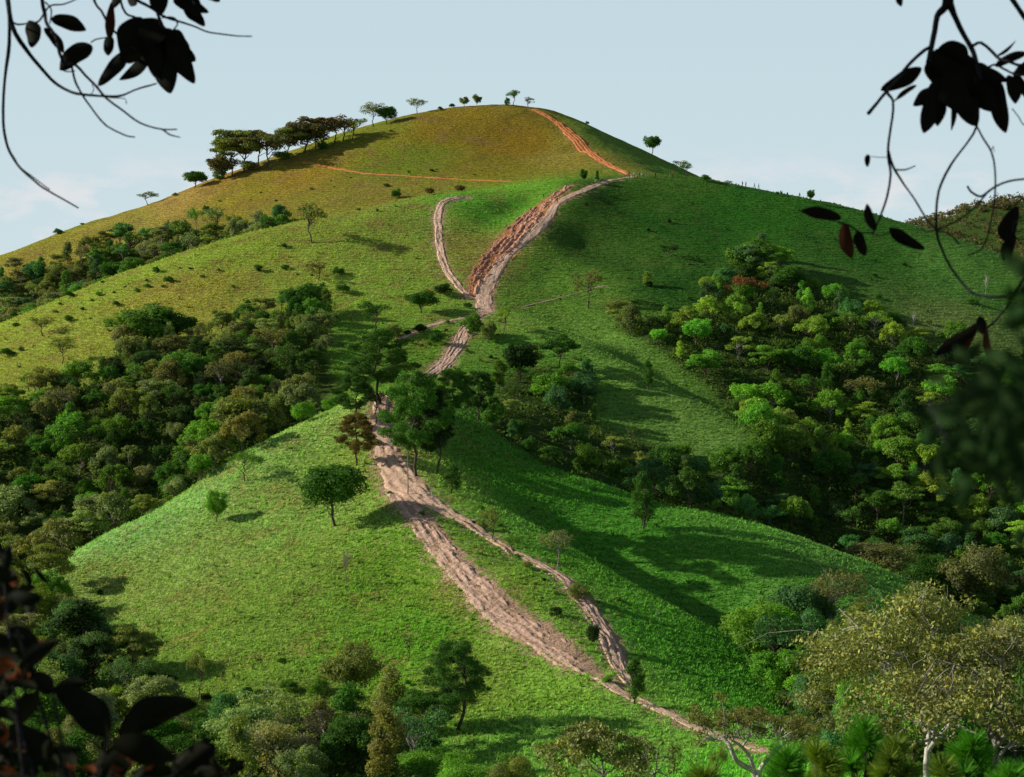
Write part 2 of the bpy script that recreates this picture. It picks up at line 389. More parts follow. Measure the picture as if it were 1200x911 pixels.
TR = {   # trails: centre line in photo x, y, forward distance is found on the ground; half width in m; style
 'summit_trail': ([(622,128,4),(638,134,5),(650,141,6),(662,151,7),(672,163,8),(686,175,8),(700,186,6),(714,194,5),(728,201,3.5),(738,206,3)], 'orange', (560, 655)),
 'dirt_path':   ([(742,207,3),(722,211,3),(706,214,3.5),(692,220,5),(676,227,5),(660,234,5.5),(650,241,6),(645,252,6.5),(634,266,7),(620,278,7),(606,288,7),(594,299,7),(584,313,8),(576,328,9),(568,340,10),(566,352,12),(570,366,11)], 'pale', (425, 560)),
 'eroded_gully': ([(668,218,5),(650,231,9),(632,246,14),(612,264,16),(598,282,17),(582,300,15),(566,318,13),(556,334,9),(552,346,6)], 'red', (430, 530)),
 'side_track':  ([(548,232,3.5),(530,233,4.5),(517,238,5),(513,250,5.2),(513,270,5.2),(515,290,5.2),(519,308,5.2),(526,322,5),(538,338,5),(552,350,5)], 'pale', (430, 510)),
 'lower_path':  ([(566,368,7),(552,378,7),(544,390,9),(538,404,10),(526,420,11),(512,434,11),(498,442,10),(484,450,9)], 'rut', (378, 430)),
 'knoll_path':  ([(452,454,10),(448,470,12),(446,488,14),(446,506,16),(449,526,17),(456,545,19),(468,562,22),(486,578,20),(508,594,15),(534,608,11),(560,622,9),(586,638,7),(602,652,6)], 'pale', (230, 305)),
 'left_track':  ([(455,572,8),(474,590,14),(490,608,16),(508,630,17),(528,652,18),(546,675,20),(568,700,22),(596,725,25),(632,750,26),(668,773,20),(704,796,11),(716,804,8)], 'hatch', (180, 275)),
 'right_track': ([(596,646,5),(620,656,7),(643,667,10),(663,682,12),(680,701,13),(696,722,13),(711,745,14),(722,770,14),(730,790,11),(740,808,7)], 'rut', (190, 245)),
 'field_path':  ([(700,796,10),(722,810,9),(742,819,8),(764,830,8),(790,842,8),(816,854,8),(842,864,8),(870,874,8),(900,884,8)], 'pale', (165, 196)),
 'summit_footpath': ([(352,190,1.2),(395,200,.9),(430,204,.9),(470,207,.9),(515,209,.9),(560,212,.9),(605,213,1.2)], 'orange', (540, 640)),
 'hill_footpath': ([(604,362,.7),(625,356,.9),(650,350,.9),(664,349,.8),(690,338,.6),(715,335,.7)], 'pale', (425, 480)),
 'cross_path': ([(548,372,3),(525,377,4),(500,383,4),(484,390,4),(470,397,3)], 'pale', (388, 440)),
}
def smooth_line(pts, step):
    pts = [np.array(p, float) for p in pts]; out = []
    ext = [2 * pts[0] - pts[1]] + pts + [2 * pts[-1] - pts[-2]]
    for i in range(1, len(ext) - 2):
        p0, p1, p2, p3 = ext[i - 1:i + 3]; n = max(2, int(np.linalg.norm(p2[:2] - p1[:2]) / step))
        for k in range(n):
            t = k / n; out.append(0.5 * ((2 * p1) + (-p0 + p2) * t + (2 * p0 - 5 * p1 + 4 * p2 - p3) * t * t + (-p0 + 3 * p1 - 3 * p2 + p3) * t ** 3))
    out.append(pts[-1]); return np.array(out)
TRL = {}
for nm, (pl, sty, (ya, yb_)) in TR.items():
    w = []
    for px, py, hw in pl:
        g = ground(px, py, ya - 6, yb_ + 8); w.append((g.x, g.y, hw / FPX * g.y * 1.0))
    w = np.array(w)
    for _ in range(1): w[1:-1, :2] = 0.2 * w[:-2, :2] + 0.6 * w[1:-1, :2] + 0.2 * w[2:, :2]
    TRL[nm] = (smooth_line(w, 0.30 if sty in ('rut', 'hatch', 'red', 'pale') else 0.4), sty)

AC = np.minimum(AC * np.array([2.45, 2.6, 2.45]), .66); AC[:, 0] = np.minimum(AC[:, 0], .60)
V3 = np.stack([MX, MY, ZM], -1).reshape(-1, 3)
inner = (np.abs(V3[:, 0]) < 230) & (V3[:, 1] > 100) & (V3[:, 1] < 720)
tint = np.tile(np.array([[.06, .11, .025]]), (len(V3), 1)); dirt = np.zeros(len(V3)); rut = np.zeros(len(V3)); wood = np.zeros(len(V3))
ix = np.nonzero(inner)[0]
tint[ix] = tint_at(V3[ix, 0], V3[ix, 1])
pp = proj(V3[ix, 0], V3[ix, 1], V3[ix, 2])
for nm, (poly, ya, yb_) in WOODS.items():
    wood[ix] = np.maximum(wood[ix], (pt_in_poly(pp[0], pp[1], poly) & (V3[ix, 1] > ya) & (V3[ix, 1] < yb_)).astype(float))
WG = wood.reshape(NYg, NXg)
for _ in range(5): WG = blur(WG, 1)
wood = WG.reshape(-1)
for nm, (L, sty) in TRL.items():
    reach = 1.9
    x0, x1 = L[:, 0].min() - 8, L[:, 0].max() + 8; y0, y1 = L[:, 1].min() - 8, L[:, 1].max() + 8
    k = ix[(V3[ix, 0] > x0) & (V3[ix, 0] < x1) & (V3[ix, 1] > y0) & (V3[ix, 1] < y1)]
    LL = L[::2]
    for i in range(0, len(k), 8000):
        kk = k[i:i + 8000]
        d0 = np.sqrt((V3[kk, None, 0] - LL[None, :, 0]) ** 2 + (V3[kk, None, 1] - LL[None, :, 1]) ** 2) ; d = d0 / np.maximum(LL[None, :, 2], 0.3)
        v = np.clip(np.maximum(1.55 - d.min(1) * 0.95, (0.55 if 'foot' not in nm else 0.2) * np.exp(-((d0 - LL[None, :, 2]).min(1) / 4.0))), 0, 1)
        if 'footpath' in nm: v *= 0.7
        dirt[kk] = np.maximum(dirt[kk], v)
        if sty in ('red', 'orange'): rut[kk] = np.maximum(rut[kk], v)
rut = np.maximum(rut, 0.8 * sstep(520, 600, V3[:, 1]) * (V3[:, 1] < 700))

t = NT('hill_grass')
pos = t.n('ShaderNodeNewGeometry').outputs['Position']
at = t.n('ShaderNodeAttribute', attribute_name='tint').outputs['Color']
ad = t.n('ShaderNodeAttribute', attribute_name='dirt').outputs['Fac']
ar = t.n('ShaderNodeAttribute', attribute_name='red').outputs['Fac']
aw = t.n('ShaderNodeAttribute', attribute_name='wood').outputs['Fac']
ay = t.n('ShaderNodeAttribute', attribute_name='dry').outputs['Fac']
n1 = t.noise(pos, 0.045, 5, 0.6); n2 = t.noise(pos, 0.35, 5, 0.62); n3 = t.noise(pos, 1.9, 4, 0.65); n4 = t.noise(pos, 0.14, 4, 0.6, 0.6)
flat = t.n('ShaderNodeMapping', {'Vector': pos, 'Scale': (0.55, 0.55, 2.2)}).outputs[0]
nt = t.n('ShaderNodeTexNoise', {'Vector': flat, 'Scale': 1.15, 'Detail': 3, 'Roughness': 0.55, 'Distortion': 0.4}).outputs['Fac']
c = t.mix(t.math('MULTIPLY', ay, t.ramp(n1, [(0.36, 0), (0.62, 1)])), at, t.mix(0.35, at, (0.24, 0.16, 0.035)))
c = t.mix(t.math('MULTIPLY', t.math('MULTIPLY', ay, t.ramp(n4, [(0.50, 0), (0.66, 1)])), 0.62), c, (0.36, 0.20, 0.08))
c = t.mix(t.ramp(n2, [(0.3, 0.0), (0.7, 0.55)]), c, t.mix(0.5, c, (0.03, 0.10, 0.01), 'MIX'))
c = t.mix(t.math('MULTIPLY', t.ramp(n3, [(0.40, 1.0), (0.56, 0)]), 0.45), c, t.mix(1.0, c, (0.42, 0.52, 0.35), 'MULTIPLY'))  # shade painted into the grass: hollows of the bump noise darkened
c = t.mix(t.math('MULTIPLY', t.ramp(nt, [(0.34, 1.0), (0.52, 0)]), 0.50), c, t.mix(1.0, c, (0.35, 0.45, 0.30), 'MULTIPLY'))  # same painted shade in the hollows of the flattened lumps
c = t.mix(t.math('MULTIPLY', t.ramp(n3, [(0.56, 0), (0.74, 1.0)]), 0.35), c, t.mix(1.0, c, (1.5, 1.35, 1.3), 'MULTIPLY'))
wv0 = t.n('ShaderNodeTexWave', {'Vector': pos, 'Scale': 0.42, 'Distortion': 7.0, 'Detail': 3.0, 'Detail Scale': 0.5, 'Detail Roughness': 0.6}, wave_type='BANDS', bands_direction='Z').outputs['Fac']
c = t.mix(t.math('MULTIPLY', t.ramp(wv0, [(0.0, 1.0), (0.45, 0)]), 0.45), c, t.mix(1.0, c, (0.45, 0.5, 0.4), 'MULTIPLY'))  # troughs of the terrace bands darkened in colour too, as painted shade
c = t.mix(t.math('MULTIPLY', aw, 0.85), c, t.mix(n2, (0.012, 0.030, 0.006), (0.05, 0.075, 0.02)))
dn = t.math('ADD', ad, t.math('MULTIPLY', t.math('SUBTRACT', t.noise(pos, 0.6, 6, 0.75), 0.5), 2.3))
dm = t.math('MULTIPLY', t.ramp(dn, [(0.46, 0), (0.72, 1)]), t.math('GREATER_THAN', ad, 0.02))
dc = t.mix(ar, t.mix(n2, (0.36, 0.22, 0.13), (0.55, 0.37, 0.26)), t.mix(n2, (0.40, 0.15, 0.05), (0.52, 0.25, 0.10)))
c = t.mix(dm, c, dc)
wv = t.n('ShaderNodeTexWave', {'Vector': pos, 'Scale': 0.42, 'Distortion': 7.0, 'Detail': 3.0, 'Detail Scale': 0.5, 'Detail Roughness': 0.6}, wave_type='BANDS', bands_direction='Z').outputs['Fac']
wm = t.math('MULTIPLY', wv, t.ramp(t.noise(pos, 0.06, 3, 0.5), [(0.35, 0.25), (0.6, 1)]))
hb = t.math('ADD', t.math('ADD', t.math('MULTIPLY', nt, 1.0), t.math('MULTIPLY', n3, 0.55)), t.math('MULTIPLY', wm, 0.35))
b1 = t.bump(hb, 0.85, 0.85)
b2 = t.bump(t.noise(pos, 6.5, 3, 0.7), 0.55, 0.14, b1)
M_GROUND = t.end(bsdf(t, c, 0.95, b2, 0.05))

ii = np.arange(NXg * NYg).reshape(NYg, NXg)
F = np.stack([ii[:-1, :-1], ii[:-1, 1:], ii[1:, 1:], ii[1:, :-1]], -1).reshape(-1, 4)
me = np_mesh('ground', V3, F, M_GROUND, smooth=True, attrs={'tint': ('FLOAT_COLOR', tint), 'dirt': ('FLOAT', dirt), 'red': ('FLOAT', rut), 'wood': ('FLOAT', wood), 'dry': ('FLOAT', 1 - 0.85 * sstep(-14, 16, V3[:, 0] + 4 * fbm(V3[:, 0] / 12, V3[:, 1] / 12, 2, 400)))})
tag(link('ground', me), kind='structure')

def dirt_mat(name, a, b, dark, red=0.0):
    t = NT(name); pos = t.n('ShaderNodeNewGeometry').outputs['Position']
    n1 = t.noise(pos, 0.7, 6, 0.75); n2 = t.noise(pos, 2.6, 5, 0.75)
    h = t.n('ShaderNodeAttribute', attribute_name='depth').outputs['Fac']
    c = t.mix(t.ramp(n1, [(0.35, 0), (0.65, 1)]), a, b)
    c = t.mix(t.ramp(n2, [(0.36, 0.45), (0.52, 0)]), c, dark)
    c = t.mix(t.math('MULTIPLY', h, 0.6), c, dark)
    return t.end(bsdf(t, c, 0.95, t.bump(n2, 0.9, 0.30), 0.05))
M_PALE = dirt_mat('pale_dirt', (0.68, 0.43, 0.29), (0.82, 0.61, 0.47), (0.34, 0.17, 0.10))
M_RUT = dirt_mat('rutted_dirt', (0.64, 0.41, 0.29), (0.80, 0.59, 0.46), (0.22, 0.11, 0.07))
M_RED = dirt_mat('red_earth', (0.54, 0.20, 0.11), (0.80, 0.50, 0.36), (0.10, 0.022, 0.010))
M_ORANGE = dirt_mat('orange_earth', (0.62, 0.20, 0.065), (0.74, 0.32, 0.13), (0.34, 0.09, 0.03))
SM = {'pale': M_PALE, 'rut': M_RUT, 'hatch': M_RUT, 'red': M_RED, 'orange': M_ORANGE}
for k_, (nm, (L, sty)) in enumerate(TRL.items()):
    n = len(L); T = np.gradient(L[:, :2], axis=0); T /= np.linalg.norm(T, axis=1, keepdims=True) + 1e-9
    N = np.stack([-T[:, 1], T[:, 0]], 1); m = 9 if 'footpath' in nm else (61 if sty in ('rut', 'hatch', 'red') else 41)
    a = np.linspace(-1.35, 1.35, m)[None, :]; s = (np.arange(n) * 0.3)[:, None] + 0 * a; hw = L[:, 2:3]
    wob = 0.22 * fbm(s / 3.0, 0 * s + k_ * 9, 3, 80 + k_)
    X = L[:, 0:1] + N[:, 0:1] * a * hw; Y = L[:, 1:2] + N[:, 1:2] * a * hw
    am = a * hw                                                   # metres from the centre line
    mean = am + 0.5 * fbm(s / 6.0, 0 * s, 2, 90 + k_) + 0.25 * fbm(s / 2.0, am / 3, 2, 97)
    edge = 1 - np.abs(a * (1 + 0.0) + wob) ** 2
    fine = fbm(X / 0.55, Y / 0.55, 3, 100 + k_); mid = fbm(X / 1.8, Y / 1.8, 3, 120 + k_)
    if sty == 'rut':
        r = np.abs(np.sin(mean * PI / 0.85)) ** 0.7; strk = fbm(s / 3.5, am / 0.35, 3, 220); h = 0.02 + 0.20 * r * (0.6 + 0.8 * mid) + 0.11 * fine + 0.16 * strk; dep = np.clip(1 - r - 0.7 * strk, 0, 1)
    elif sty == 'hatch':
        cross = np.abs(np.sin(mean * PI / 1.15)) ** 0.8; bars = 0.5 + 0.5 * np.sin(s * 2 * PI / 1.3 + 3 * fbm(X / 2.5, Y / 2.5, 2, 140) + am * 1.6)
        strk = fbm(s / 1.7, am / 0.45, 3, 150); h = 0.03 + 0.15 * cross * (0.35 + 0.7 * bars) + 0.20 * strk + 0.15 * mid + 0.07 * fine; dep = 0.55 * (1 - cross * (0.4 + 0.6 * bars)) + 0.7 * np.clip(-strk, 0, 1)
        side = np.clip((a + 0.55) * 1.1, 0, 1.2)                    # the lower edge stays bare, the rest is half grown over
        h = h - 0.55 * np.clip(fbm(s / 3.2, am / 1.1, 3, 170) + 0.20, 0, 1) * side * 1.3
    elif sty == 'red':
        r = np.abs(np.sin(mean * PI / 1.5 + 0.8 * fbm(s / 5, am / 2, 2, 160))) ** 0.8; strk = fbm(s / 4.5, am / 0.7, 3, 180); crk = fbm(X / 0.9, Y / 0.5, 3, 230); h = 0.0 + 0.30 * r + 0.45 * strk + 0.30 * fine + 0.35 * crk; h = h - 0.9 * np.clip(fbm(s / 7, am / 2.2, 3, 190) - 0.05 + 0.25 * np.abs(a), 0, 1); dep = np.clip(0.75 - r * 0.5 - 1.1 * strk - 0.9 * crk - 0.8 * a, 0, 1)
    elif sty == 'orange':
        r = np.abs(np.sin(mean * PI / 1.3)); h = 0.08 + 0.22 * r + 0.08 * fine + 0.12 * mid; dep = 0.6 * (1 - r)
    else:
        r = np.abs(np.sin(mean * PI / 1.6)); strk = fbm(s / 3.0, am / 0.35, 3, 200); h = 0.07 + 0.05 * r + 0.05 * fine + 0.09 * mid + 0.09 * strk; dep = np.clip(0.35 * (1 - r) ** 2 - 0.5 * strk, 0, 1)
        if nm in ('knoll_path', 'side_track', 'lower_path'): h = h + 0.10 * r + 0.10 * fine - 0.28 * np.clip(fbm(s / 3, am / 1.4, 3, 210) + 0.02, 0, 1) * np.clip(np.abs(a) * 1.6, .25, 1.3); dep = np.clip(dep * 1.5, 0, 1)
    h = h - (1 - np.clip(edge * 2.2, 0, 1)) * 0.42
    ends = np.clip(np.minimum(np.arange(n), np.arange(n)[::-1]) / 5.0, 0, 1)[:, None]; h = h * ends - 0.12 * (1 - ends)
    Z = hgt(X.ravel(), Y.ravel()).reshape(X.shape) + h + 0.01
    jj = np.arange(n * m).reshape(n, m)
    Fq = np.stack([jj[:-1, :-1], jj[1:, :-1], jj[1:, 1:], jj[:-1, 1:]], -1).reshape(-1, 4)
    me = np_mesh(nm, np.stack([X, Y, Z], -1).reshape(-1, 3), Fq, SM[sty], smooth=True, attrs={'depth': ('FLOAT', np.clip(dep, 0, 1).ravel())})
    tag(link(nm, me), kind='structure')
# ================================================================== VEGETATION KIT
rng = np.random.default_rng(11)
def leaf_mat(name, trans=0.35, var=0.45, rough=0.7, spec=0.15):
    t = NT(name)
    oi = t.n('ShaderNodeObjectInfo')
    lv = t.n('ShaderNodeAttribute', attribute_name='lv').outputs['Fac']
    cv = t.n('ShaderNodeAttribute', attribute_name='cv').outputs['Fac']
    base = oi.outputs['Color']
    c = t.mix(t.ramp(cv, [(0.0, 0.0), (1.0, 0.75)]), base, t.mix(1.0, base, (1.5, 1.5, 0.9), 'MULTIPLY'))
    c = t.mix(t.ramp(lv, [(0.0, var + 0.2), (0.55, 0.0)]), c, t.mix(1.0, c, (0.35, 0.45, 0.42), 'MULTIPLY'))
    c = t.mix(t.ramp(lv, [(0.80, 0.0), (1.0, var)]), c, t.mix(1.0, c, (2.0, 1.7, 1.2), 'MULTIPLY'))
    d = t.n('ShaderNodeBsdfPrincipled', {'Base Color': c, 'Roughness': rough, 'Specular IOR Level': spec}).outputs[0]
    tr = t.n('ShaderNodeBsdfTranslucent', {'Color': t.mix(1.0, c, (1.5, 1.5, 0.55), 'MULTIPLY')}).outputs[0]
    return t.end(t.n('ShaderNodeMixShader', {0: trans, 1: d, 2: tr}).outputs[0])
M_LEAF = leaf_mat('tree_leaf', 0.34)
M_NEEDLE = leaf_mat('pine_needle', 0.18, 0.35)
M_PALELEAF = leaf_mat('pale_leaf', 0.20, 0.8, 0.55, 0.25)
def bark_mat(name, a, b, sc=6):
    t = NT(name); pos = t.n('ShaderNodeTexCoord').outputs['Object']
    st = t.n('ShaderNodeMapping', {'Vector': pos, 'Scale': (1, 1, 0.35)}).outputs[0]
    n1 = t.noise(st, sc, 5, 0.65); n2 = t.noise(pos, 1.1, 3)
    c = t.mix(t.ramp(n1, [(0.35, 0), (0.62, 1)]), a, b)
    c = t.mix(t.ramp(n2, [(0.4, 0.5), (0.6, 0)]), c, t.mix(0.6, c, (0.02, 0.018, 0.012)))
    return t.end(bsdf(t, c, 0.9, t.bump(n1, 0.7, 0.05), 0.1))
M_BARK = bark_mat('brown_bark', (0.05, 0.035, 0.025), (0.16, 0.12, 0.09))
M_GREYBARK = bark_mat('grey_bark', (0.16, 0.14, 0.12), (0.40, 0.36, 0.31))
M_WHITEBARK = bark_mat('white_bark', (0.38, 0.34, 0.30), (0.72, 0.68, 0.62))
M_DARKBARK = bark_mat('dark_bark', (0.012, 0.012, 0.018), (0.035, 0.032, 0.040), 25)

class Mesh:
    def __init__(s): s.V = []; s.F = []; s.lv = []; s.cv = []; s.n = 0
    def add(s, V, F, lv=None, cv=0.0):
        V = np.asarray(V, float).reshape(-1, 3); s.V.append(V); s.F.append(np.asarray(F) + s.n); s.n += len(V)
        s.lv.append(np.full(len(V), 0.5) if lv is None else np.asarray(lv)); s.cv.append(np.full(len(V), cv) if np.isscalar(cv) else cv)
    def build(s, name, mat, smooth=False):
        if not s.V: return None
        return np_mesh(name, np.vstack(s.V), np.vstack(s.F), mat, smooth=smooth,
                       attrs={'lv': ('FLOAT', np.concatenate(s.lv)), 'cv': ('FLOAT', np.concatenate(s.cv))})

def tube(m, pts, rad, k=6):
    pts = np.asarray(pts, float); n = len(pts)
    T = np.gradient(pts, axis=0); T /= np.linalg.norm(T, axis=1, keepdims=True) + 1e-9
    up = np.array([0.31, 0.95, 0.05]); A = np.cross(T, up); bad = np.linalg.norm(A, axis=1) < 0.1
    A[bad] = np.cross(T[bad], [1, 0, 0]); A /= np.linalg.norm(A, axis=1, keepdims=True); B = np.cross(T, A)
    th = np.arange(k) * 2 * PI / k; r = np.asarray(rad)[:, None, None]
    V = pts[:, None] + r * (np.cos(th)[None, :, None] * A[:, None] + np.sin(th)[None, :, None] * B[:, None])
    j = np.arange(n * k).reshape(n, k); jn = np.roll(j, -1, 1)
    F = np.stack([j[:-1], jn[:-1], jn[1:], j[1:]], -1).reshape(-1, 4)
    m.add(V.reshape(-1, 3), F)

def limb(m, a, b, r0, r1, bend=0.12, n=6, k=5, sag=0.0, R=rng):
    a = np.asarray(a, float); b = np.asarray(b, float); L = np.linalg.norm(b - a); t = np.linspace(0, 1, n)
    p = a + (b - a) * t[:, None]; off = R.normal(0, 1, 3) * L * bend
    p += np.sin(t * PI)[:, None] * off; p += (R.normal(0, 1, (n, 3)) * L * 0.025) * (t * (1 - t) * 4)[:, None]
    p[:, 2] -= sag * L * np.sin(t * PI)
    if n >= 12:
        for _ in range(4): p[1:-1] = .25 * p[:-2] + .5 * p[1:-1] + .25 * p[2:]
    tube(m, p, r0 + (r1 - r0) * t ** 0.8, k); return p

def leaves(m, c, rad, n, size, R=rng, up=0.25, aspect=1.7, jitter=0.65, cv=0.0, fill=0.5, droop=0.0):
    """n leaf faces on and in an ellipsoid clump"""
    d = R.normal(0, 1, (n, 3)); d[:, 2] += up; d /= np.linalg.norm(d, axis=1, keepdims=True)
    rr = (fill + (1 - fill) * R.random(n) ** 0.5)[:, None] * (1 + 0.12 * R.normal(0, 1, (n, 1)))
    P0 = np.asarray(c) + d * rr * np.asarray(rad)
    N = d + R.normal(0, jitter, (n, 3)); N[:, 2] += 0.25; N /= np.linalg.norm(N, axis=1, keepdims=True)
    A = np.cross(N, R.normal(0, 1, (n, 3))); A[:, 2] -= droop; A /= np.linalg.norm(A, axis=1, keepdims=True) + 1e-9
    B = np.cross(N, A); s = size * (0.6 + 0.8 * R.random(n))[:, None]
    w = s / aspect
    V = np.stack([P0 - A * s * 0.5, P0 + B * w * 0.5 + N * s * 0.06, P0 + A * s * 0.5, P0 - B * w * 0.5 + N * s * 0.06], 1)
    lv = np.repeat(R.random(n), 4)
    F = np.arange(n * 4).reshape(n, 4)
    m.add(V.reshape(-1, 3), F, lv, cv)

def make_tree(kind, seed, h, w, leaf=0.42, dens=1.0, bark=None):
    """returns (trunk mesh, crown mesh) for a tree h metres tall and w metres wide, base at the origin"""
    R = np.random.default_rng(seed); tm = Mesh(); cm = Mesh(); rw = w / 2
    tr = max(0.06, h * 0.022)
    cl = []
    if kind == 'round':
        top = np.array([R.normal(0, .04) * h, R.normal(0, .04) * h, h * 0.62]); nC = int(R.integers(20, 27))
        for _ in range(nC):
            d = R.normal(0, 1, 3); d /= np.linalg.norm(d); d[2] = d[2] * 0.9
            f = 0.45 + 0.42 * R.random()
            c = np.array([0, 0, h * 0.60]) + d * np.array([rw, rw, h * 0.36]) * f
            cl.append((c, R.uniform(.26, .42) * rw * np.array([1, 1, .85]), 1.0))
        tz0 = 0.30
    elif kind == 'umbrella':
        top = np.array([R.normal(0, .08) * h, R.normal(0, .08) * h, h * 0.55]); nC = int(R.integers(17, 24))
        for _ in range(nC):
            a = R.random() * 2 * PI; f = R.random() ** 0.6
            c = np.array([np.cos(a) * rw * f * .85, np.sin(a) * rw * f * .85, h * (0.90 - 0.16 * f * f + R.normal(0, .05)) - (h * .22 if R.random() < .3 else 0)])
            cl.append((c, R.uniform(.22, .36) * rw * np.array([1, 1, .38]), 0.8))
        tz0 = 0.30
    elif kind == 'pine':
        top = np.array([R.normal(0, .03) * h, R.normal(0, .03) * h, h * 0.95]); nC = 34
        for i in range(nC):
            z = 0.30 + 0.68 * (i + R.random()) / nC; a = i * 2.4 + R.normal(0, .4)
            f = np.sin(min(1, (1.06 - z) / 0.62) * PI / 2) ** 0.75 * (0.55 + 0.5 * R.random()) * (0.75 + 0.5 * (z > 0.42))
            c = np.array([np.cos(a) * rw * f, np.sin(a) * rw * f, h * (z + .01)])
            cl.append((c, R.uniform(.24, .38) * rw * np.array([1, 1, .55]), 1.0))
        tz0 = 0.2
    elif kind == 'dome':
        top = np.array([R.normal(0, .05) * h, R.normal(0, .05) * h, h * 0.6]); nC = 30
        for _ in range(nC):
            a = R.random() * 2 * PI; f = R.random() ** .55
            c = np.array([np.cos(a) * rw * f * .86, np.sin(a) * rw * f * .86, h * (0.28 + (.60 * np.sqrt(max(0, 1 - f * f)) + .04) * (1 - .4 * R.random() ** 2))])
            cl.append((c, R.uniform(.18, .30) * rw * np.array([1, 1, .9]), 1.0))
        tz0 = 0.2
    elif kind == 'tall':
        top = np.array([0, 0, h * 0.9]); nC = 22
        for i in range(nC):
            z = 0.22 + 0.74 * (i + R.random()) / nC; a = R.random() * 2 * PI; f = (0.25 + .6 * R.random()) * np.sin(min(1, (1.05 - z) / .5) * PI / 2)
            cl.append((np.array([np.cos(a) * rw * f, np.sin(a) * rw * f, h * z]), R.uniform(.32, .5) * rw * np.array([1, 1, 1.0]), 1.0))
        tz0 = 0.15
    elif kind == 'bush':
        top = np.array([0, 0, h * 0.4]); nC = 12
        for i in range(nC):
            a = R.random() * 2 * PI; f = R.random() ** .6 * .7
            cl.append((np.array([np.cos(a) * rw * f, np.sin(a) * rw * f, h * R.uniform(.22, .78 - .25 * f)]), R.uniform(.28, .45) * np.array([rw, rw, h * .45]), 1.0))
        tz0 = 0.02
    elif kind in ('airy', 'bare'):
        top = np.array([R.normal(0, .06) * h, R.normal(0, .06) * h, h * 0.6]); nC = int(R.integers(16, 21))
        for _ in range(nC):
            a = R.random() * 2 * PI; f = .25 + .65 * R.random()
            c = np.array([np.cos(a) * rw * f, np.sin(a) * rw * f, h * (0.97 - 0.32 * f * R.random() - 0.28 * R.random())])
            cl.append((c, R.uniform(.20, .33) * rw * np.array([1, 1, .7]), .42 if kind == 'airy' else 0.0))
        tz0 = 0.3
    trunk = limb(tm, (0, 0, -0.35), top, tr, tr * 0.35, 0.05 if kind in ('pine', 'tall') else 0.07, 9, 7, R=R)
    order = R.permutation(len(cl))
    for i in order:
        c, rad, dn = cl[i]
        hz = c[2]; k0 = np.argmin(np.abs(trunk[:, 2] - (hz - (0.10 if kind == 'pine' else 0.30) * h * (0.6 + .5 * R.random())))); k0 = max(k0, int(tz0 * 8))
        st = trunk[min(k0, 8)]
        lr = tr * (0.42 if kind in ('airy', 'bare', 'umbrella') else 0.3)
        p = limb(tm, st, c, lr, lr * 0.22, 0.10, 6, 4, sag=-0.05 if kind != 'pine' else 0.05, R=R)
        for _ in range(5 if kind in ('airy', 'bare') else 2):
            e = c + R.normal(0, 1, 3) * rad * 0.9; limb(tm, p[3 + int(R.integers(0, 2))], e, lr * .3, lr * .09, .12, 4, 3, R=R)
        if dn > 0:
            area = rad[0] * rad[1] + rad[0] * rad[2] * 2
            n = int(np.clip(dens * dn * area * 7.5 / (leaf * leaf), 12, 1200))
            cvv = R.random()
            leaves(cm, c, rad, n, leaf, R, jitter=0.5, cv=cvv, aspect=3.2 if kind == 'pine' else 1.6, fill=0.35)
            for _ in range(3):                    # looser sprays that break the outline
                o = R.normal(0, 1, 3); o /= np.linalg.norm(o)
                leaves(cm, c + o * rad * 1.0, rad * .42, max(5, n // 8), leaf * .95, R, jitter=.7, cv=cvv, fill=0.1)
    return tm.build(kind + '_trunk', bark or M_BARK, True), cm.build(kind + '_crown', M_NEEDLE if kind == 'pine' else M_LEAF)

KINDNAME = {'round': ('broadleaf_tree', 'tree'), 'umbrella': ('umbrella_tree', 'tree'), 'pine': ('pine_tree', 'pine'), 'dome': ('domed_tree', 'tree'), 'tall': ('slender_tree', 'tree'),
            'bush': ('shrub', 'shrub'), 'airy': ('sparse_tree', 'tree'), 'bare': ('bare_tree', 'tree')}
BARKS = {'b': M_BARK, 'g': M_GREYBARK, 'w': M_WHITEBARK}
# prototype meshes, two sizes of leaf: 'n' near, 'f' far ; nominal height 8 m (bush 2.5 m)
PROTO = {}
def proto(kind, seed, cls, bark):
    key = (kind, seed, cls, bark)
    if key not in PROTO:
        nom = (2.5, 3.2) if kind == 'bush' else {'round': (8, 7.4), 'umbrella': (8, 9.0), 'pine': (12, 8.0), 'dome': (8, 7.8), 'tall': (10, 4.0), 'airy': (8, 7.0), 'bare': (8, 5.5)}[kind]
        leaf = {'f': 0.38, 'n': 0.27, 'x': 0.20}[cls] * (0.5 if kind == 'bush' else 1.0)
        PROTO[key] = (make_tree(kind, seed * 17 + hash_kind(kind), nom[0], nom[1], leaf, {'f': 1.0, 'n': 0.9, 'x': 0.8}[cls] * (2.6 if kind == 'pine' else 1.5 if kind == 'umbrella' else 1.0), BARKS[bark]), nom)
    return PROTO[key]
def hash_kind(k): return sum(ord(ch) * (i + 3) for i, ch in enumerate(k)) % 997
def plant(kind, seed, cls, bark, loc, h, w, col, label, group=None, rz=None, cat=None, name=None):
    (tm, cm), nom = proto(kind, seed, cls, bark)
    nm, ct = KINDNAME[kind]
    sz = h / nom[0]; sx = w / nom[1]
    e = empty(name or nm, loc, rng.random() * 6.28 if rz is None else rz, (sx, sx, sz))
    tag(e, label, cat or ct, group)
    for o in (link('stem' if kind == 'bush' else 'trunk', tm, e), link('foliage' if kind == 'bush' else 'crown', cm, e) if cm else None):
        if o is not None: o.color = (*col, 1)
    return e
DG = (.058, .150, .026); MG = (.11, .23, .036); BG = (.15, .33, .045); YG = (.22, .33, .055); OL = (.185, .225, .07); BR = (.15, .105, .055)
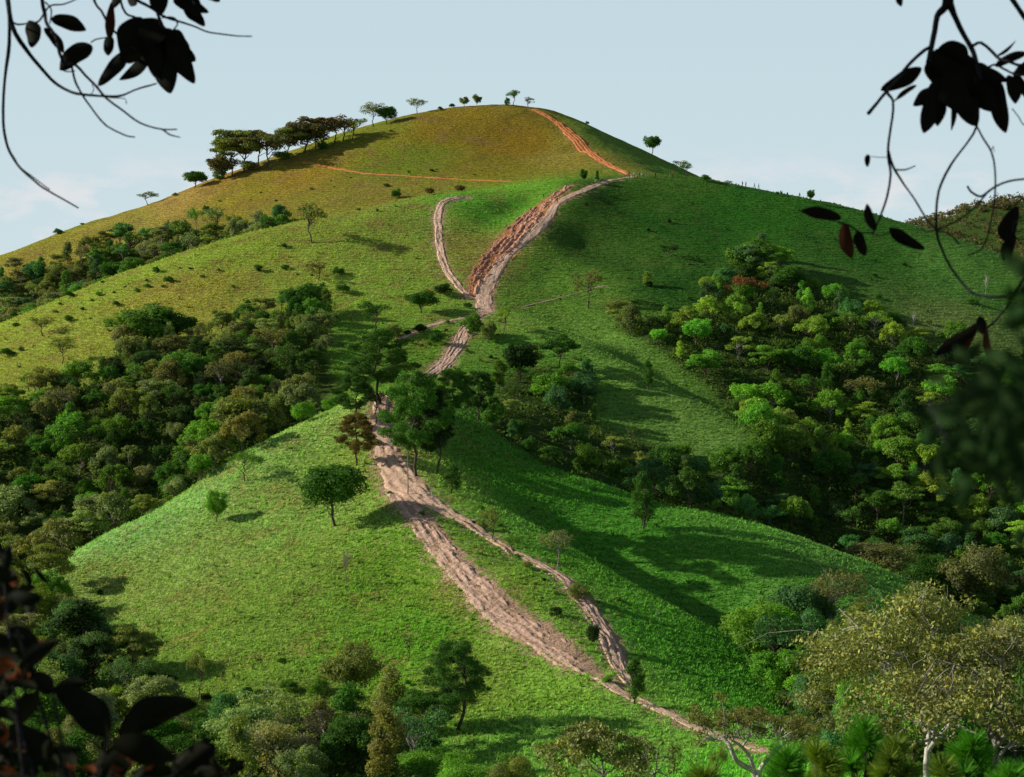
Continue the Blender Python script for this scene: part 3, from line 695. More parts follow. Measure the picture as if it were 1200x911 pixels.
GG = (.21, .25, .12); PG = (.17, .18, .07); BLG = (.075, .18, .070); RB = (.22, .10, .045); BK = (.022, .055, .012)
# ================================================================== SINGLE TREES AND SHRUBS SEEN ONE BY ONE
# kind, seed, bark, base x, base y (photo), height, width (photo px), colour, depth range, label
ONE = [
 # far skyline, left of the summit
 ('round',1,'b',228,223,23,29,DG,(560,660),'small round dark green tree standing alone on the skyline below the brown grove'),
 ('airy',1,'b',174,241,17,22,OL,(560,660),'tiny leaning thin tree on the lower left skyline'),
 ('bush',1,'b',68,277,9,14,DG,(560,660),'dark round bush low on the far left skyline'),
 ('bush',2,'b',205,233,6,9,OL,(560,660),'small tuft of scrub on the skyline left of the round tree'),
 ('bush',3,'b',96,266,4,7,OL,(560,660),'tiny bush on the skyline right of the dark round bush'),
 ('round',4,'b',262,214,32,38,(.15,.14,.055),(560,660),'low olive brown tree at the lower left end of the skyline grove'),
 ('umbrella',2,'b',286,207,56,66,OL,(560,660),'tallest brown flat topped tree of the skyline grove'),
 ('umbrella',3,'b',303,204,46,56,(.15,.14,.06),(560,660),'brown flat topped tree second from left in the skyline grove with straight trunk'),
 ('umbrella',4,'b',338,192,36,46,OL,(560,660),'flat topped skyline tree with a leaning trunk, lower than its neighbours'),
 ('round',2,'b',356,185,42,50,(.14,.13,.055),(560,660),'dense olive brown round tree in the middle of the skyline grove'),
 ('airy',2,'b',392,172,33,38,BR,(560,660),'see through brown tree right of the dense round one on the skyline'),
 ('airy',3,'b',413,165,30,30,OL,(560,660),'thin see through tree at the right end of the brown grove'),
 ('airy',4,'b',437,152,28,28,OL,(560,660),'open dark tree on the skyline touching a round green tree'),
 ('round',2,'b',453,148,22,21,DG,(560,660),'round dark green tree right of the open dark one on the upper left skyline'),
 ('airy',5,'b',489,135,19,22,OL,(560,660),'small feathery tree alone on the skyline left of the summit'),
 ('bush',4,'b',257,214,13,17,MG,(560,660),'green round bush under the brown grove on the skyline'),
 ('bush',1,'b',378,180,14,16,DG,(560,660),'dark green bush beneath the see through brown tree on the skyline'),
 ('umbrella',3,'b',272,210,40,44,OL,(560,660),'short olive flat topped tree just left of the tallest tree of the skyline grove'),
 ('airy',5,'b',318,199,46,52,(.13,.15,.06),(560,660),'feathery olive tree in the gap right of the straight trunked one'),
 ('umbrella',2,'b',370,180,42,44,BR,(560,660),'brown tree merging into the right side of the dense round one on the skyline'),
 ('bush',3,'b',292,205,16,30,OL,(560,660),'olive undergrowth bush at the foot of the tallest skyline trees'),
 ('bush',2,'b',330,193,14,26,MG,(560,660),'green undergrowth bush below the leaning skyline tree'),
 ('airy',3,'b',402,169,30,34,BR,(560,660),'brown twiggy tree between the two see through skyline trees'),
 # summit
 ('bush',2,'b',516,129,5,8,DG,(600,665),'low scrub just left of the summit trees'),
 ('bush',3,'b',529,126,6,10,DG,(600,665),'low dark scrub clump on the summit beside a tiny tree'),
 ('round',3,'b',544,125,12,11,OL,(600,665),'tiny tree with a gap in its crown on the summit, left one'),
 ('round',4,'b',559,124,14,10,OL,(600,665),'tiny pale round tree on thin trunk at the top of the summit'),
 ('airy',1,'b',601,124,20,19,DG,(600,665),'largest dark tree on the very top of the summit'),
 ('bush',4,'b',594,124,11,8,DG,(600,665),'small bush against the left of the largest summit tree'),
 ('airy',2,'b',619,126,12,13,OL,(600,665),'small leaning tree at the head of the orange summit trail'),
 ('bush',1,'b',688,145,4,6,DG,(600,665),'speck of dark scrub on the right summit slope'),
 ('round',1,'b',764,181,25,21,DG,(560,660),'single dark round tree on the right shoulder of the summit'),
 ('airy',3,'b',798,199,12,18,OL,(530,660),'thin twiggy tree on the skyline where the two hills meet'),
 ('airy',4,'b',804,207,16,18,MG,(520,640),'small open tree beside the skyline dip between the hills'),
 ('bush',2,'b',827,213,10,16,MG,(520,640),'rounded shrub on the skyline just right of the dip'),
 ('airy',5,'b',854,219,8,9,DG,(500,545),'tiny shrub-like tree on the ridge left of the walking people'),
 ('bush',3,'b',911,229,6,5,DG,(500,545),'tiny upright plant on the ridge right of the walking people'),
 ('round',5,'b',950,237,17,10,DG,(500,545),'small tree with bare lower trunk on the right ridge'),
 # summit face
 ('bush',1,'b',465,233,15,14,DG,(520,600),'dark green bush low on the orange hill, leftmost of a row of three'),
 ('bush',2,'b',503,229,11,12,BR,(520,600),'brownish bush in the middle of the row low on the orange hill'),
 ('bush',3,'b',538,225,10,18,BR,(520,600),'wide reddish brown bush at the right of the row low on the orange hill'),
 ('bush',4,'b',453,219,5,9,DG,(520,620),'small dark scrub above the row of bushes on the orange hill'),
 ('bush',1,'b',241,247,8,9,DG,(520,640),'small dark bush on the open orange slope under the grove'),
 ('bush',2,'b',315,271,15,18,MG,(500,600),'green round bush at the right end of the far left wood'),
 ('bush',3,'b',333,270,8,12,OL,(500,600),'olive scrub right of the green round bush by the far wood'),
 ('bush',4,'b',458,155,4,5,DG,(560,660),'speck of scrub on the upper orange slope'),
 # mid left ridge
 ('airy',1,'b',366,286,50,38,OL,(440,500),'tall open brown-green tree on the middle ridge casting a long shadow'),
 ('bush',1,'b',333,290,7,9,DG,(440,500),'small dark bush left of the tall open tree on the middle ridge'),
 ('bush',2,'b',420,247,4,6,DG,(440,520),'speck of scrub on the middle ridge near the bend'),
 ('bush',3,'b',442,249,6,5,DG,(440,520),'tiny dark bush on the middle ridge right of the tall open tree'),
 ('bush',4,'b',184,320,9,11,DG,(440,500),'dark bush near the crest of the left ridge'),
 ('bush',1,'b',198,331,9,15,DG,(440,500),'dark shadowed shrub below the crest bush on the left ridge'),
 ('bush',2,'b',172,338,7,10,MG,(440,500),'small green shrub left of the shadowed shrub on the left ridge'),
 ('bush',3,'b',302,318,10,14,DG,(420,480),'round dark bush in the middle of the yellow slope'),
 ('bush',4,'b',334,316,7,11,DG,(420,480),'small dark bush right of the round one on the yellow slope'),
 ('airy',2,'b',373,329,22,25,BR,(420,480),'leafless brownish small tree on the yellow slope'),
 ('bush',1,'b',396,322,12,16,DG,(420,480),'dark bush right of the brownish small tree'),
 ('bush',2,'b',402,345,14,20,DG,(400,470),'dark green bush pair below the brownish small tree'),
 ('airy',3,'b',50,394,26,26,OL,(400,480),'thin olive tree on the yellow slope at the far left'),
 ('airy',4,'b',74,427,32,28,OL,(390,470),'thin flat topped tree below the olive one on the yellow slope'),
 ('bush',3,'b',80,378,11,14,DG,(400,480),'dark bush right of the thin olive tree'),
 ('bush',4,'b',18,383,6,9,DG,(400,480),'small dark bush close to the left edge of the yellow slope'),
 ('bush',2,'b',8,418,12,22,DG,(400,480),'dark low scrub at the left edge on the yellow slope'),
 ('round',2,'b',42,462,30,26,BG,(380,450),'bright green round tree at the left edge of the valley wood'),
 ('round',3,'b',175,408,52,78,MG,(380,460),'big dense green tree at the top of the left valley wood'),
 ('round',4,'b',206,402,42,50,DG,(380,460),'dark half of the crown group behind the big dense green tree'),
 ('round',5,'b',355,372,46,50,DG,(370,440),'dark round tree at the upper right end of the valley wood'),
 ('round',1,'b',243,530,44,48,BG,(290,400),'vivid green round tree in the lower part of the left wood'),
 ('round',2,'b',288,520,60,64,OL,(300,400),'broad olive brown domed tree in the middle of the left wood'),
 ('umbrella',2,'b',238,546,34,40,OL,(285,330),'flat olive tree at the meadow edge of the left wood'),
 ('bush',2,'b',355,492,26,32,BG,(290,320),'pale green tall shrub where the left wood meets the knoll'),
 ('bush',4,'b',388,478,14,24,BG,(290,320),'low bright shrub beside the knoll top'),
 # by the path
 ('round',5,'b',494,367,31,36,DG,(400,450),'round dark tree left of the pale path with a dark shadow'),
 ('bush',1,'b',520,345,16,26,BK,(420,460),'dark oval bush at the fork of the two tracks'),
 ('airy',5,'b',438,388,36,40,DG,(370,430),'open dark tree left of the lower path above the pine grove'),
 ('round',3,'b',554,398,32,24,MG,(380,430),'leafy green tree just right of the narrow path'),
 ('round',4,'b',572,402,27,18,OL,(380,430),'small olive tree right of the leafy green one by the path'),
 ('airy',1,'b',590,391,33,20,YG,(380,430),'pale slender tree standing on the first spur near the path'),
 ('bush',3,'b',510,405,20,20,DG,(380,430),'dark shrub left of the rutted path'),
 ('bush',4,'b',462,395,16,22,OL,(380,430),'olive shrub below the open dark tree'),
 ('bush',2,'b',548,362,9,12,DG,(410,450),'small shrub at the pinch of the pale path'),
 ('round',1,'b',609,448,52,40,BK,(360,420),'dark round tree on double trunks below the first spur'),
 ('umbrella',3,'b',656,442,48,44,DG,(360,420),'dark flat crowned tree right of the double trunked one'),
 ('round',2,'b',668,462,28,30,OL,(350,410),'brown-olive short tree beneath the flat crowned one'),
 ('round',3,'b',642,470,34,40,BG,(350,410),'bright green leafy tree low in the middle hollow'),
 ('airy',2,'b',689,362,46,34,PG,(420,470),'pale brown round tree alone on the dark right slope'),
 ('tall',1,'b',758,335,17,11,YG,(430,480),'tiny pale green tree alone above the thin footpath'),
 ('tall',2,'b',759,458,36,14,DG,(360,420),'narrow dark tree on the crest of the first spur'),
 # right slope
 ('airy',3,'b',785,303,18,22,BK,(455,500),'small dark tree in the middle of the right slope'),
 ('bush',1,'b',784,262,8,6,BK,(480,520),'tiny dark bush high on the right slope'),
 ('bush',2,'b',687,243,7,4,BK,(490,520),'tiny upright plant on the right slope below the ridge path'),
 ('bush',3,'b',760,272,6,6,BK,(480,520),'dark speck bush left of the high tiny one'),
 ('round',4,'b',880,322,44,52,MG,(430,490),'tall green tree at the top of the right forest'),
 ('airy',4,'b',872,362,38,40,RB,(420,480),'orange brown flowering tree at the top of the right forest'),
 ('round',5,'b',925,345,38,44,DG,(420,490),'dark leafy tree right of the orange flowering one'),
 ('round',1,'b',830,345,24,22,YG,(430,490),'small yellow green tree left of the orange flowering one'),
 ('bare',1,'w',1155,345,26,10,PG,(430,480),'thin white bare trunk standing on the right slope'),
 ('bare',2,'w',1071,385,22,8,PG,(415,480),'short white dead trunk at the upper edge of the right forest'),
 ('bush',4,'b',1140,357,8,16,DG,(430,480),'dark bush beside the thin white trunk'),
 ('bush',1,'b',1060,312,5,7,BK,(460,500),'dark speck bush on the upper right slope'),
 ('bush',2,'b',1025,325,5,7,BK,(460,500),'dark speck bush left on the upper right slope'),
 ('airy',5,'g',1015,478,38,44,PG,(370,440),'pale domed feathery tree inside the right forest'),
 ('round',2,'b',1185,520,50,46,BLG,(320,400),'round blue green tree near the right edge of the forest'),
 ('round',3,'b',1155,550,46,44,BLG,(320,390),'blue green round crown beside the right edge hollow'),
 ('round',1,'g',1030,700,72,82,(.15,.165,.07),(286,330),'large brown crowned tree at the lower edge of the right forest'),
 ('round',5,'g',1140,722,92,78,(.15,.17,.075),(278,330),'large olive dome tree right of the brown crowned one'),
 ('round',2,'b',1085,712,66,56,DG,(283,330),'dark green tree squeezed between the brown and the olive domes'),
 # pine grove on the knoll
 ('pine',1,'b',447,475,88,66,(.06,.14,.02),(285,320),'broad spreading pine at the top of the knoll over the path'),
 ('pine',2,'b',414,494,52,38,(.05,.13,.02),(285,320),'dark pine left of the broad one at the knoll top'),
 ('airy',1,'b',440,498,48,26,BK,(280,310),'thin leaning dark tree on the edge of the knoll path'),
 ('pine',3,'b',488,558,120,64,(.07,.19,.025),(255,285),'tallest dense pine right of the path on the knoll'),
 ('pine',4,'b',511,554,96,42,BK,(255,290),'shaded slim pine behind the tallest dense pine'),
 ('pine',5,'b',530,495,62,42,(.06,.15,.02),(295,330),'round topped pine right of the knoll crest'),
 ('pine',1,'b',560,486,50,34,(.04,.10,.02),(300,335),'dark small pine at the right end of the grove'),
 ('pine',5,'b',418,547,62,38,(.16,.12,.035),(260,290),'young orange brown pine left of the knoll path'),
 ('tall',3,'b',529,579,34,22,DG,(250,280),'short dark tree on the right edge of the knoll path'),
 ('bush',1,'b',426,505,18,20,BR,(275,305),'brown bush left of the knoll path'),
 ('bush',2,'b',440,522,10,16,OL,(275,300),'small olive bush at the edge of the bare knoll path'),
 # knoll meadow
 ('round',1,'b',393,617,84,76,DG,(240,275),'big round dark green tree on the knoll meadow with a long shadow'),
 ('airy',3,'b',288,565,42,36,MG,(270,295),'small forked tree on the meadow near the wood'),
 ('round',3,'b',254,613,40,24,BG,(250,280),'little bright green tree on the left of the meadow'),
 ('bare',3,'g',406,685,46,18,GG,(225,255),'thin bare sapling in the middle of the meadow'),
 ('airy',5,'g',652,667,48,40,GG,(225,262),'grey green open tree between track and shadow line'),
 ('airy',2,'b',577,632,36,30,OL,(235,270),'small open tree above the right track'),
 ('airy',4,'b',601,652,24,20,MG,(230,262),'small round topped sapling beside the head of the right track'),
 ('tall',4,'b',754,622,70,26,DG,(240,290),'tall narrow dark tree on the second spur face'),
 ('bare',2,'b',478,776,40,20,DG,(200,225),'stubby dark tree with raised arms in the lower meadow'),
 ('round',5,'g',411,825,80,68,OL,(180,210),'brown olive tree on pale trunk at the foot of the meadow'),
 ('pine',4,'b',535,856,104,72,DG,(172,200),'tall open pine at the foot of the meadow with a long shadow'),
 ('tall',2,'g',523,852,52,30,BLG,(172,200),'bluish small tree against the tall open pine'),
 ('airy',1,'b',232,820,62,26,OL,(180,215),'thin small tree at the lower left of the meadow'),
 ('tall',1,'b',743,826,56,24,DG,(180,205),'slender green tree where the tracks join'),
 ('bush',3,'b',694,757,32,20,BK,(195,230),'dark upright bush on the right track edge'),
 ('bush',4,'b',678,702,22,30,OL,(210,240),'olive bush between the two tracks'),
 ('bush',1,'b',712,800,12,16,BG,(185,210),'small bright bush left of the lower end of the right track'),
 ('tall',3,'b',568,622,14,8,DG,(240,270),'very small sapling near the top of the right track'),
 ('bare',1,'g',770,730,18,8,GG,(205,235),'tiny pale sapling on the slope right of the track'),
 ('bare',3,'b',592,770,16,7,DG,(190,220),'tiny dark sapling left of the hatched track'),
 ('bush',2,'b',330,778,9,13,DG,(195,225),'small dark bush alone in the lower meadow'),
 ('umbrella',4,'b',61,702,62,52,OL,(235,270),'flat topped tree at the left edge of the meadow with a dark shadow'),
 ('tall',1,'b',95,805,100,74,BK,(195,240),'dense very dark tree mass in the lower left wood'),
 ('tall',2,'b',85,800,88,44,MG,(200,240),'green sunlit tree left of the dense dark one'),
 ('umbrella',1,'b',155,800,64,56,OL,(195,235),'flat crowned olive tree right of the dense dark one'),
 ('round',4,'b',132,850,46,44,YG,(180,220),'bright yellow green round tree low on the left'),
 ('airy',2,'g',205,895,66,60,GG,(165,200),'grey green leafy tree at the lower left corner of the meadow'),
 ('airy',3,'g',385,930,96,118,(.10,.10,.055),(150,185),'wide grey green tree with white branches at the bottom'),
 ('airy',5,'w',300,925,92,90,GG,(150,190),'pale grey tree left of the white branched one at the bottom'),
 ('airy',4,'w',450,925,84,80,OL,(150,190),'olive tree right of the white branched one at the bottom'),
 ('round',1,'b',510,945,62,86,BG,(140,175),'bright green tree top cut by the bottom edge'),
 ('round',3,'g',930,768,86,66,BLG,(210,262),'grey green leafy tree below the second spur'),
 ('airy',2,'g',975,752,84,80,(.15,.16,.07),(215,262),'brown grey tree right of the grey green leafy one'),
 ('round',5,'b',905,785,46,44,BK,(200,250),'dark tree at the end of the third spur'),
 ('round',4,'b',985,795,60,56,BG,(200,240),'bright green bush-like tree left of the big pale tree'),
]
cnt_one = 0
for kd, sd_, bk, bx, by, hp, wp, col, (ya, yb_), lab in ONE:
    if by > 905: g = P(bx, by, (ya + yb_) / 2); g.z = H(g.x, g.y)
    else: g = ground(bx, by, ya, yb_)
    sc_ = g.y / FPX
    top = P(bx, by - hp, g.y).z
    h = max(top - g.z, hp * sc_ * 0.8)
    if 'skyline' in lab and bx < 500 and g.y > 560: g.y += 5; g.x += 5 * (bx - CX) / FPX; g.z = H(g.x, g.y)
    cls = 'x' if g.y < 190 else ('n' if g.y < 330 else 'f')
    plant(kd, sd_, cls, bk, (g.x, g.y, g.z - 0.1), h, wp * sc_ * (1.15 if kd in ('round', 'dome', 'airy', 'umbrella') else 1.0), col, lab)

# ------------------------------------------------------------------ woods: every tree is its own object
WSPEC = {   # spacing m, height range, kinds with weights, colours, words
 'far':   (6.0, (4.5, 8.5), ['round', 'dome', 'tall', 'airy', 'umbrella'], [DG, DG, MG, BLG, OL, GG], 'wood behind the left ridge'),
 'left':  (5.4, (4.0, 8.2), ['round', 'dome', 'umbrella', 'airy', 'dome', 'tall'], [DG, MG, OL, OL, GG, (.17,.18,.07), MG, DG, (.05,0.09,.03)], 'left valley wood'),
 'right': (5.6, (4.0, 8.2), ['round', 'dome', 'round', 'dome', 'tall', 'airy', 'umbrella'], [DG, MG, BG, BLG, YG, MG, BG, BLG, OL], 'right valley forest'),
 'mid':   (8.6, (3.5, 7.0), ['round', 'umbrella', 'tall', 'airy', 'dome'], [DG, MG, OL, DG, BLG, MG, (.08,.16,.02)], 'wood between the two spurs'),
 'lowleft': (6.4, (4.5, 8.5), ['round', 'airy', 'umbrella', 'tall', 'dome'], [DG, OL, GG, BLG, MG, GG], 'lower left corner wood'),
 'gully': (6.5, (5.0, 9.0), ['round', 'tall', 'dome', 'airy'], [DG, BG, MG, OL, BLG], 'lower right gully wood'),
}
COLWORD = {DG: 'dark green', MG: 'mid green', BG: 'bright green', YG: 'yellow green', OL: 'olive', GG: 'grey green', BLG: 'bluish green'}
KW = {'round': 'round crowned tree', 'dome': 'domed tree', 'umbrella': 'flat topped tree', 'tall': 'narrow upright tree', 'airy': 'thin crowned tree'}
NW = {}
under = []
for wn_, (sp, (h0, h1), kinds, cols, words) in WSPEC.items():
    poly, ya, yb_ = WOODS[wn_]
    px0 = min(p[0] for p in poly); px1 = max(p[0] for p in poly)
    xa = (px0 - CX) / FPX * yb_ - 5; xb = (px1 - CX) / FPX * yb_ + 5
    pts = []; R = np.random.default_rng(hash_kind(wn_))
    cand = np.stack([R.uniform(xa, xb, 9000), R.uniform(ya, yb_, 9000)], 1)
    cz_ = hgt(cand[:, 0], cand[:, 1]); q = proj(cand[:, 0], cand[:, 1], cz_)
    ok = pt_in_poly(q[0], q[1], poly) & (q[0] > -60) & (q[0] < 1260)
    cand = cand[ok]; cz_ = cz_[ok]
    keep = np.zeros((0, 2)); n = 0
    for (x, y), z in zip(cand, cz_):
        s_ = sp * (1.45 if wn_ in ('left', 'right') and fbm(x / 18, y / 18, 2, 33) > -0.08 and y > 372 else 1.0)
        if len(keep) and np.min(((keep - (x, y)) ** 2).sum(1)) < s_ * s_ * 0.72: continue
        hh = R.uniform(h0, h1)
        if not visible(x, y, z + hh * 0.9): continue
        keep = np.vstack([keep, (x, y)]); n += 1
        kd = kinds[int(R.integers(len(kinds)))]
        zone = fbm(np.array([x / 28]), np.array([y / 28]), 2, 55)[0]
        ci = int(np.clip((zone * 0.9 + 0.5 + R.normal(0, .22)), 0, .999) * len(cols)); col = cols[ci]
        if wn_ == 'right':
            q_ = proj(x, y, z)
            if abs(q_[1] - (430 + (q_[0] - 820) * 0.55)) < 38 and R.random() < .6: col = YG if R.random() < .5 else BG
            elif q_[1] > 560 or q_[0] > 1120: col = [BLG, DG, MG][int(R.integers(3))]
        cw = COLWORD.get(col, 'brownish green')
        q_ = proj(x, y, z)
        fr = (q_[1] - min(p[1] for p in poly)) / (max(p[1] for p in poly) - min(p[1] for p in poly)); row = 'upper' if fr < .36 else ('middle' if fr < .68 else 'lower')
        fc = (q_[0] - max(0, px0)) / (min(1200, px1) - max(0, px0)); colm = 'left' if fc < .34 else ('centre' if fc < .67 else 'right')
        lab = f'{cw} {KW[kd]}, {row} {colm} of the {words}'
        v = 0.88 + 0.5 * R.random(); c3 = tuple(min(1, ch * v * (1 + R.normal(0, .08))) for ch in col)
        wd = hh * {'round': .98, 'dome': 1.05, 'umbrella': 1.15, 'tall': .48, 'airy': .9}[kd] * R.uniform(.85, 1.2)
        cls = 'n' if y < 250 else 'f'
        plant(kd, int(R.integers(1, 6)), cls, 'g' if R.random() < .3 else 'b', (x, y, z - 0.2), hh, wd, c3, lab, group=f'{cw} {KW[kd]}s, {words}, {row} {colm}')
    NW[wn_] = n
    m_ = min(len(cand), {'right': 3000, 'left': 1900, 'mid': 260}.get(wn_, 700)); under.append(np.column_stack([cand[:m_], cz_[:m_]]))
print('WOODS', NW)
# low undergrowth that fills the woods between the trees: nobody could count it
ub = Mesh(); R = np.random.default_rng(77)
for (x, y, z) in np.vstack(under):
    rr = R.uniform(0.7, 1.7); leaves(ub, (x, y, z + rr * .45), (rr, rr, rr * .8), 26, 0.55, R, cv=R.random(), fill=.5)
me = ub.build('undergrowth', M_LEAF); o = link('undergrowth', me); o.color = (.09, .15, .035, 1)
tag(o, 'low mixed undergrowth filling the woods between the trees', 'undergrowth', kind='stuff')
# scattered scrub on the yellow slope above the left wood and in the meadows
SCR = [('left', [(20,340),(300,300),(420,330),(400,380),(240,370),(120,395),(0,450),(0,400)], 400, 480, 46, (.5, 1.3)),
       ('rightedge', [(640,330),(820,300),(960,330),(1190,370),(1190,400),(960,390),(760,360)], 415, 490, 30, (.5, 1.4)),
       ('spur', [(470,370),(640,380),(700,430),(590,440),(480,440)], 370, 430, 26, (.6, 1.5)),
       ('knoll', [(430,570),(600,600),(740,700),(760,790),(690,770),(560,650)], 195, 270, 34, (.25, .7)),
       ('far', [(20,300),(300,220),(560,170),(600,200),(300,240),(100,290)], 540, 650, 26, (.4, .9)),
       ('foot', [(220,820),(420,790),(520,810),(500,860),(300,860)], 172, 215, 34, (.5, 1.5)),
       ('leftfoot', [(20,660),(110,680),(160,760),(220,800),(150,810),(40,740)], 200, 265, 26, (.6, 1.7))]
SW = {'left': 'yellow slope above the left valley wood', 'rightedge': 'dark slope above the right forest', 'spur': 'ground around the first spur', 'knoll': 'ground between the tracks', 'far': 'orange far hillside',
      'foot': 'foot of the meadow', 'leftfoot': 'left margin of the meadow'}
for nm, poly, ya, yb_, num, (s0, s1) in SCR:
    R = np.random.default_rng(hash_kind(nm) + 5); c_ = 0
    while c_ < num:
        x = R.uniform(-160, 150); y = R.uniform(ya, yb_); z = H(x, y); q = proj(x, y, z)
        if not pt_in_poly(np.array([q[0]]), np.array([q[1]]), poly)[0]: continue
        c_ += 1; s = R.uniform(s0, s1) * (1 + (R.random() < .15)); ci = int(R.integers(4)); col = [DG, OL, MG, BK][ci]
        w_ = ['dark green', 'olive', 'mid green', 'very dark'][ci]
        plant('bush', int(R.integers(1, 5)), 'f' if y > 300 else 'n', 'b', (x, y, z - .08), s, s * R.uniform(1.1, 1.7), col,
              f'small {w_} scrub bush scattered on the {SW[nm]}', group=f'small {w_} scrub bushes, {SW[nm]}')
# ================================================================== NEAR TREES AT THE LOWER RIGHT
def big_tree(name, label, base, h, w, nclump, leaf, col, seed, mat, bark, low=0.42, flat=0.8, cat='tree', dens=1.0, group=None, lean=(0, 0)):
    R = np.random.default_rng(seed); e = empty(name, base); tag(e, label, cat, group)
    tm = Mesh(); cm = Mesh(); rw = w / 2; tr = h * 0.020
    top = np.array([lean[0] * h, lean[1] * h, h * .80]); tk = limb(tm, (0, 0, -.5), top, tr, tr * .25, .03, 12, 9, R=R)
    # main limbs, then clumps hang on them
    mains = []
    for i in range(9):
        a = i * 2.4 + R.normal(0, .3); k = int(R.integers(4, 10)); f = R.uniform(.45, .75)
        endp = np.array([np.cos(a) * rw * f, np.sin(a) * rw * f, h * (R.uniform(low + .05, .88))])
        mains.append(limb(tm, tk[k], endp, tr * .62, tr * .14, .12, 9, 7, sag=-.03 + R.normal(0, .04), R=R))
    for i in range(nclump):
        a = R.random() * 2 * PI; f = R.random() ** .5; zz = low + (1 - low) * (1 - 0.55 * f * f) * (0.45 + 0.55 * R.random() ** .6)
        c = np.array([np.cos(a) * rw * f, np.sin(a) * rw * f, h * (zz - .03)]) + top * [.6, .6, 0]
        alln = np.vstack([m[3:] for m in mains] + [tk[6:]]); st = alln[np.argmin(((alln - c) ** 2).sum(1))]
        p = limb(tm, st, c, tr * .16, tr * .05, .15, 6, 5, R=R)
        rad = np.array([1, 1, .62]) * R.uniform(.11, .19) * rw * 1.25
        for _ in range(5):
            q = c + R.normal(0, 1, 3) * rad * .9; limb(tm, p[3], q, tr * .06, tr * .025, .15, 4, 3, R=R)
        n = int(dens * 5.2 * (rad[0] ** 2 * 3) / leaf ** 2 * R.uniform(.5, 1.3))
        leaves(cm, c, rad, n, leaf, R, jitter=.9, cv=R.random(), aspect=1.9, fill=.25)
        for _ in range(4):
            o = R.normal(0, 1, 3); o /= np.linalg.norm(o); leaves(cm, c + o * rad * 1.1, rad * .5, n // 9, leaf, R, jitter=.9, cv=R.random(), fill=.1, aspect=1.9)
    link('trunk', tm.build('trunk', bark, True), e)
    o = link('crown', cm.build('crown', mat), e); o.color = (*col, 1); return e
def base_at(px, py, Y):
    g = P(px, py, Y); return (g.x, Y, H(g.x, Y) - .1)
b = base_at(1092, 900, 105); big_tree('spreading_tree', 'large spreading tree with pale yellowish leaves and grey trunk at the lower right', b, P(1092, 688, 105).z - b[2], 16.5, 80, .27, (.245, .265, .09), 5, M_PALELEAF, M_WHITEBARK, low=.36, dens=.62)
b = base_at(1172, 900, 98); big_tree('spreading_tree', 'pale leaved tree with thin white trunk at the right edge', b, P(1172, 722, 98).z - b[2], 11.5, 44, .27, (.23, .245, .09), 9, M_PALELEAF, M_GREYBARK, low=.36, dens=.62)
b = base_at(700, 960, 112); big_tree('broadleaf_tree', 'low yellow brown leafy tree rising from the bottom edge below the field path', b, P(700, 846, 112).z - b[2], 8.0, 46, .27, (.22, .25, .08), 13, M_PALELEAF, M_GREYBARK, low=.30)
b = base_at(770, 930, 108); big_tree('broadleaf_tree', 'small yellow green tree joined to the low yellow brown tree at the bottom', b, P(770, 862, 108).z - b[2], 3.6, 16, .25, (.14, .19, .05), 15, M_PALELEAF, M_GREYBARK, low=.40, dens=.7)
# the crooked tree with white curved boughs and a brown spray of leaves
bx = base_at(885, 925, 118); e = empty('crooked_tree', bx); tag(e, 'crooked tree with white curved boughs and rusty brown leaf canopy beside the field path', 'tree')
def rel(px, py, Y): v = P(px, py, Y); return np.array([v.x - bx[0], v.y - bx[1], v.z - bx[2]])
tm = Mesh(); cm = Mesh(); R = np.random.default_rng(31)
for pl, r0, r1 in [([(888,960),(886,925),(884,905),(872,898),(862,890),(856,876),(848,866),(838,868),(828,866)], .26, .10), ([(884,905),(880,890),(870,876),(858,868),(846,862)], .16, .06),
                   ([(886,925),(892,900),(905,885),(918,872),(932,866),(948,862)], .18, .05), ([(838,868),(826,860),(815,858)], .09, .04), ([(858,868),(866,856),(880,850)], .08, .03), ([(905,885),(912,866),(905,850)], .08, .03),
                   ([(828,866),(820,872),(816,884)], .05, .02), ([(870,876),(880,862),(895,856)], .07, .03)]:
    pts = smooth_line([tuple(rel(px, py, 118 + .9 * math.sin(px * .13))) for px, py in pl], 0.25); tube(tm, pts, np.linspace(r0, r1, len(pts)), 7)
for i in range(70):
    px = R.uniform(812, 950); py = 848 + R.normal(0, 9) - 8 * math.sin((px - 812) / 138 * PI) + (px - 812) * .09; c = rel(px, py, 118 + R.uniform(-3, 3))
    leaves(cm, c, (.6, .6, .35), 75, .20, R, cv=R.random(), jitter=.8, fill=.2)
    limb(tm, rel(px * .7 + 875 * .3, 866, 118), c, .035, .012, .1, 5, 3, R=R)
link('trunk', tm.build('trunk', M_WHITEBARK, True), e); o = link('crown', cm.build('crown', M_LEAF), e); o.color = (.17, .17, .07, 1)
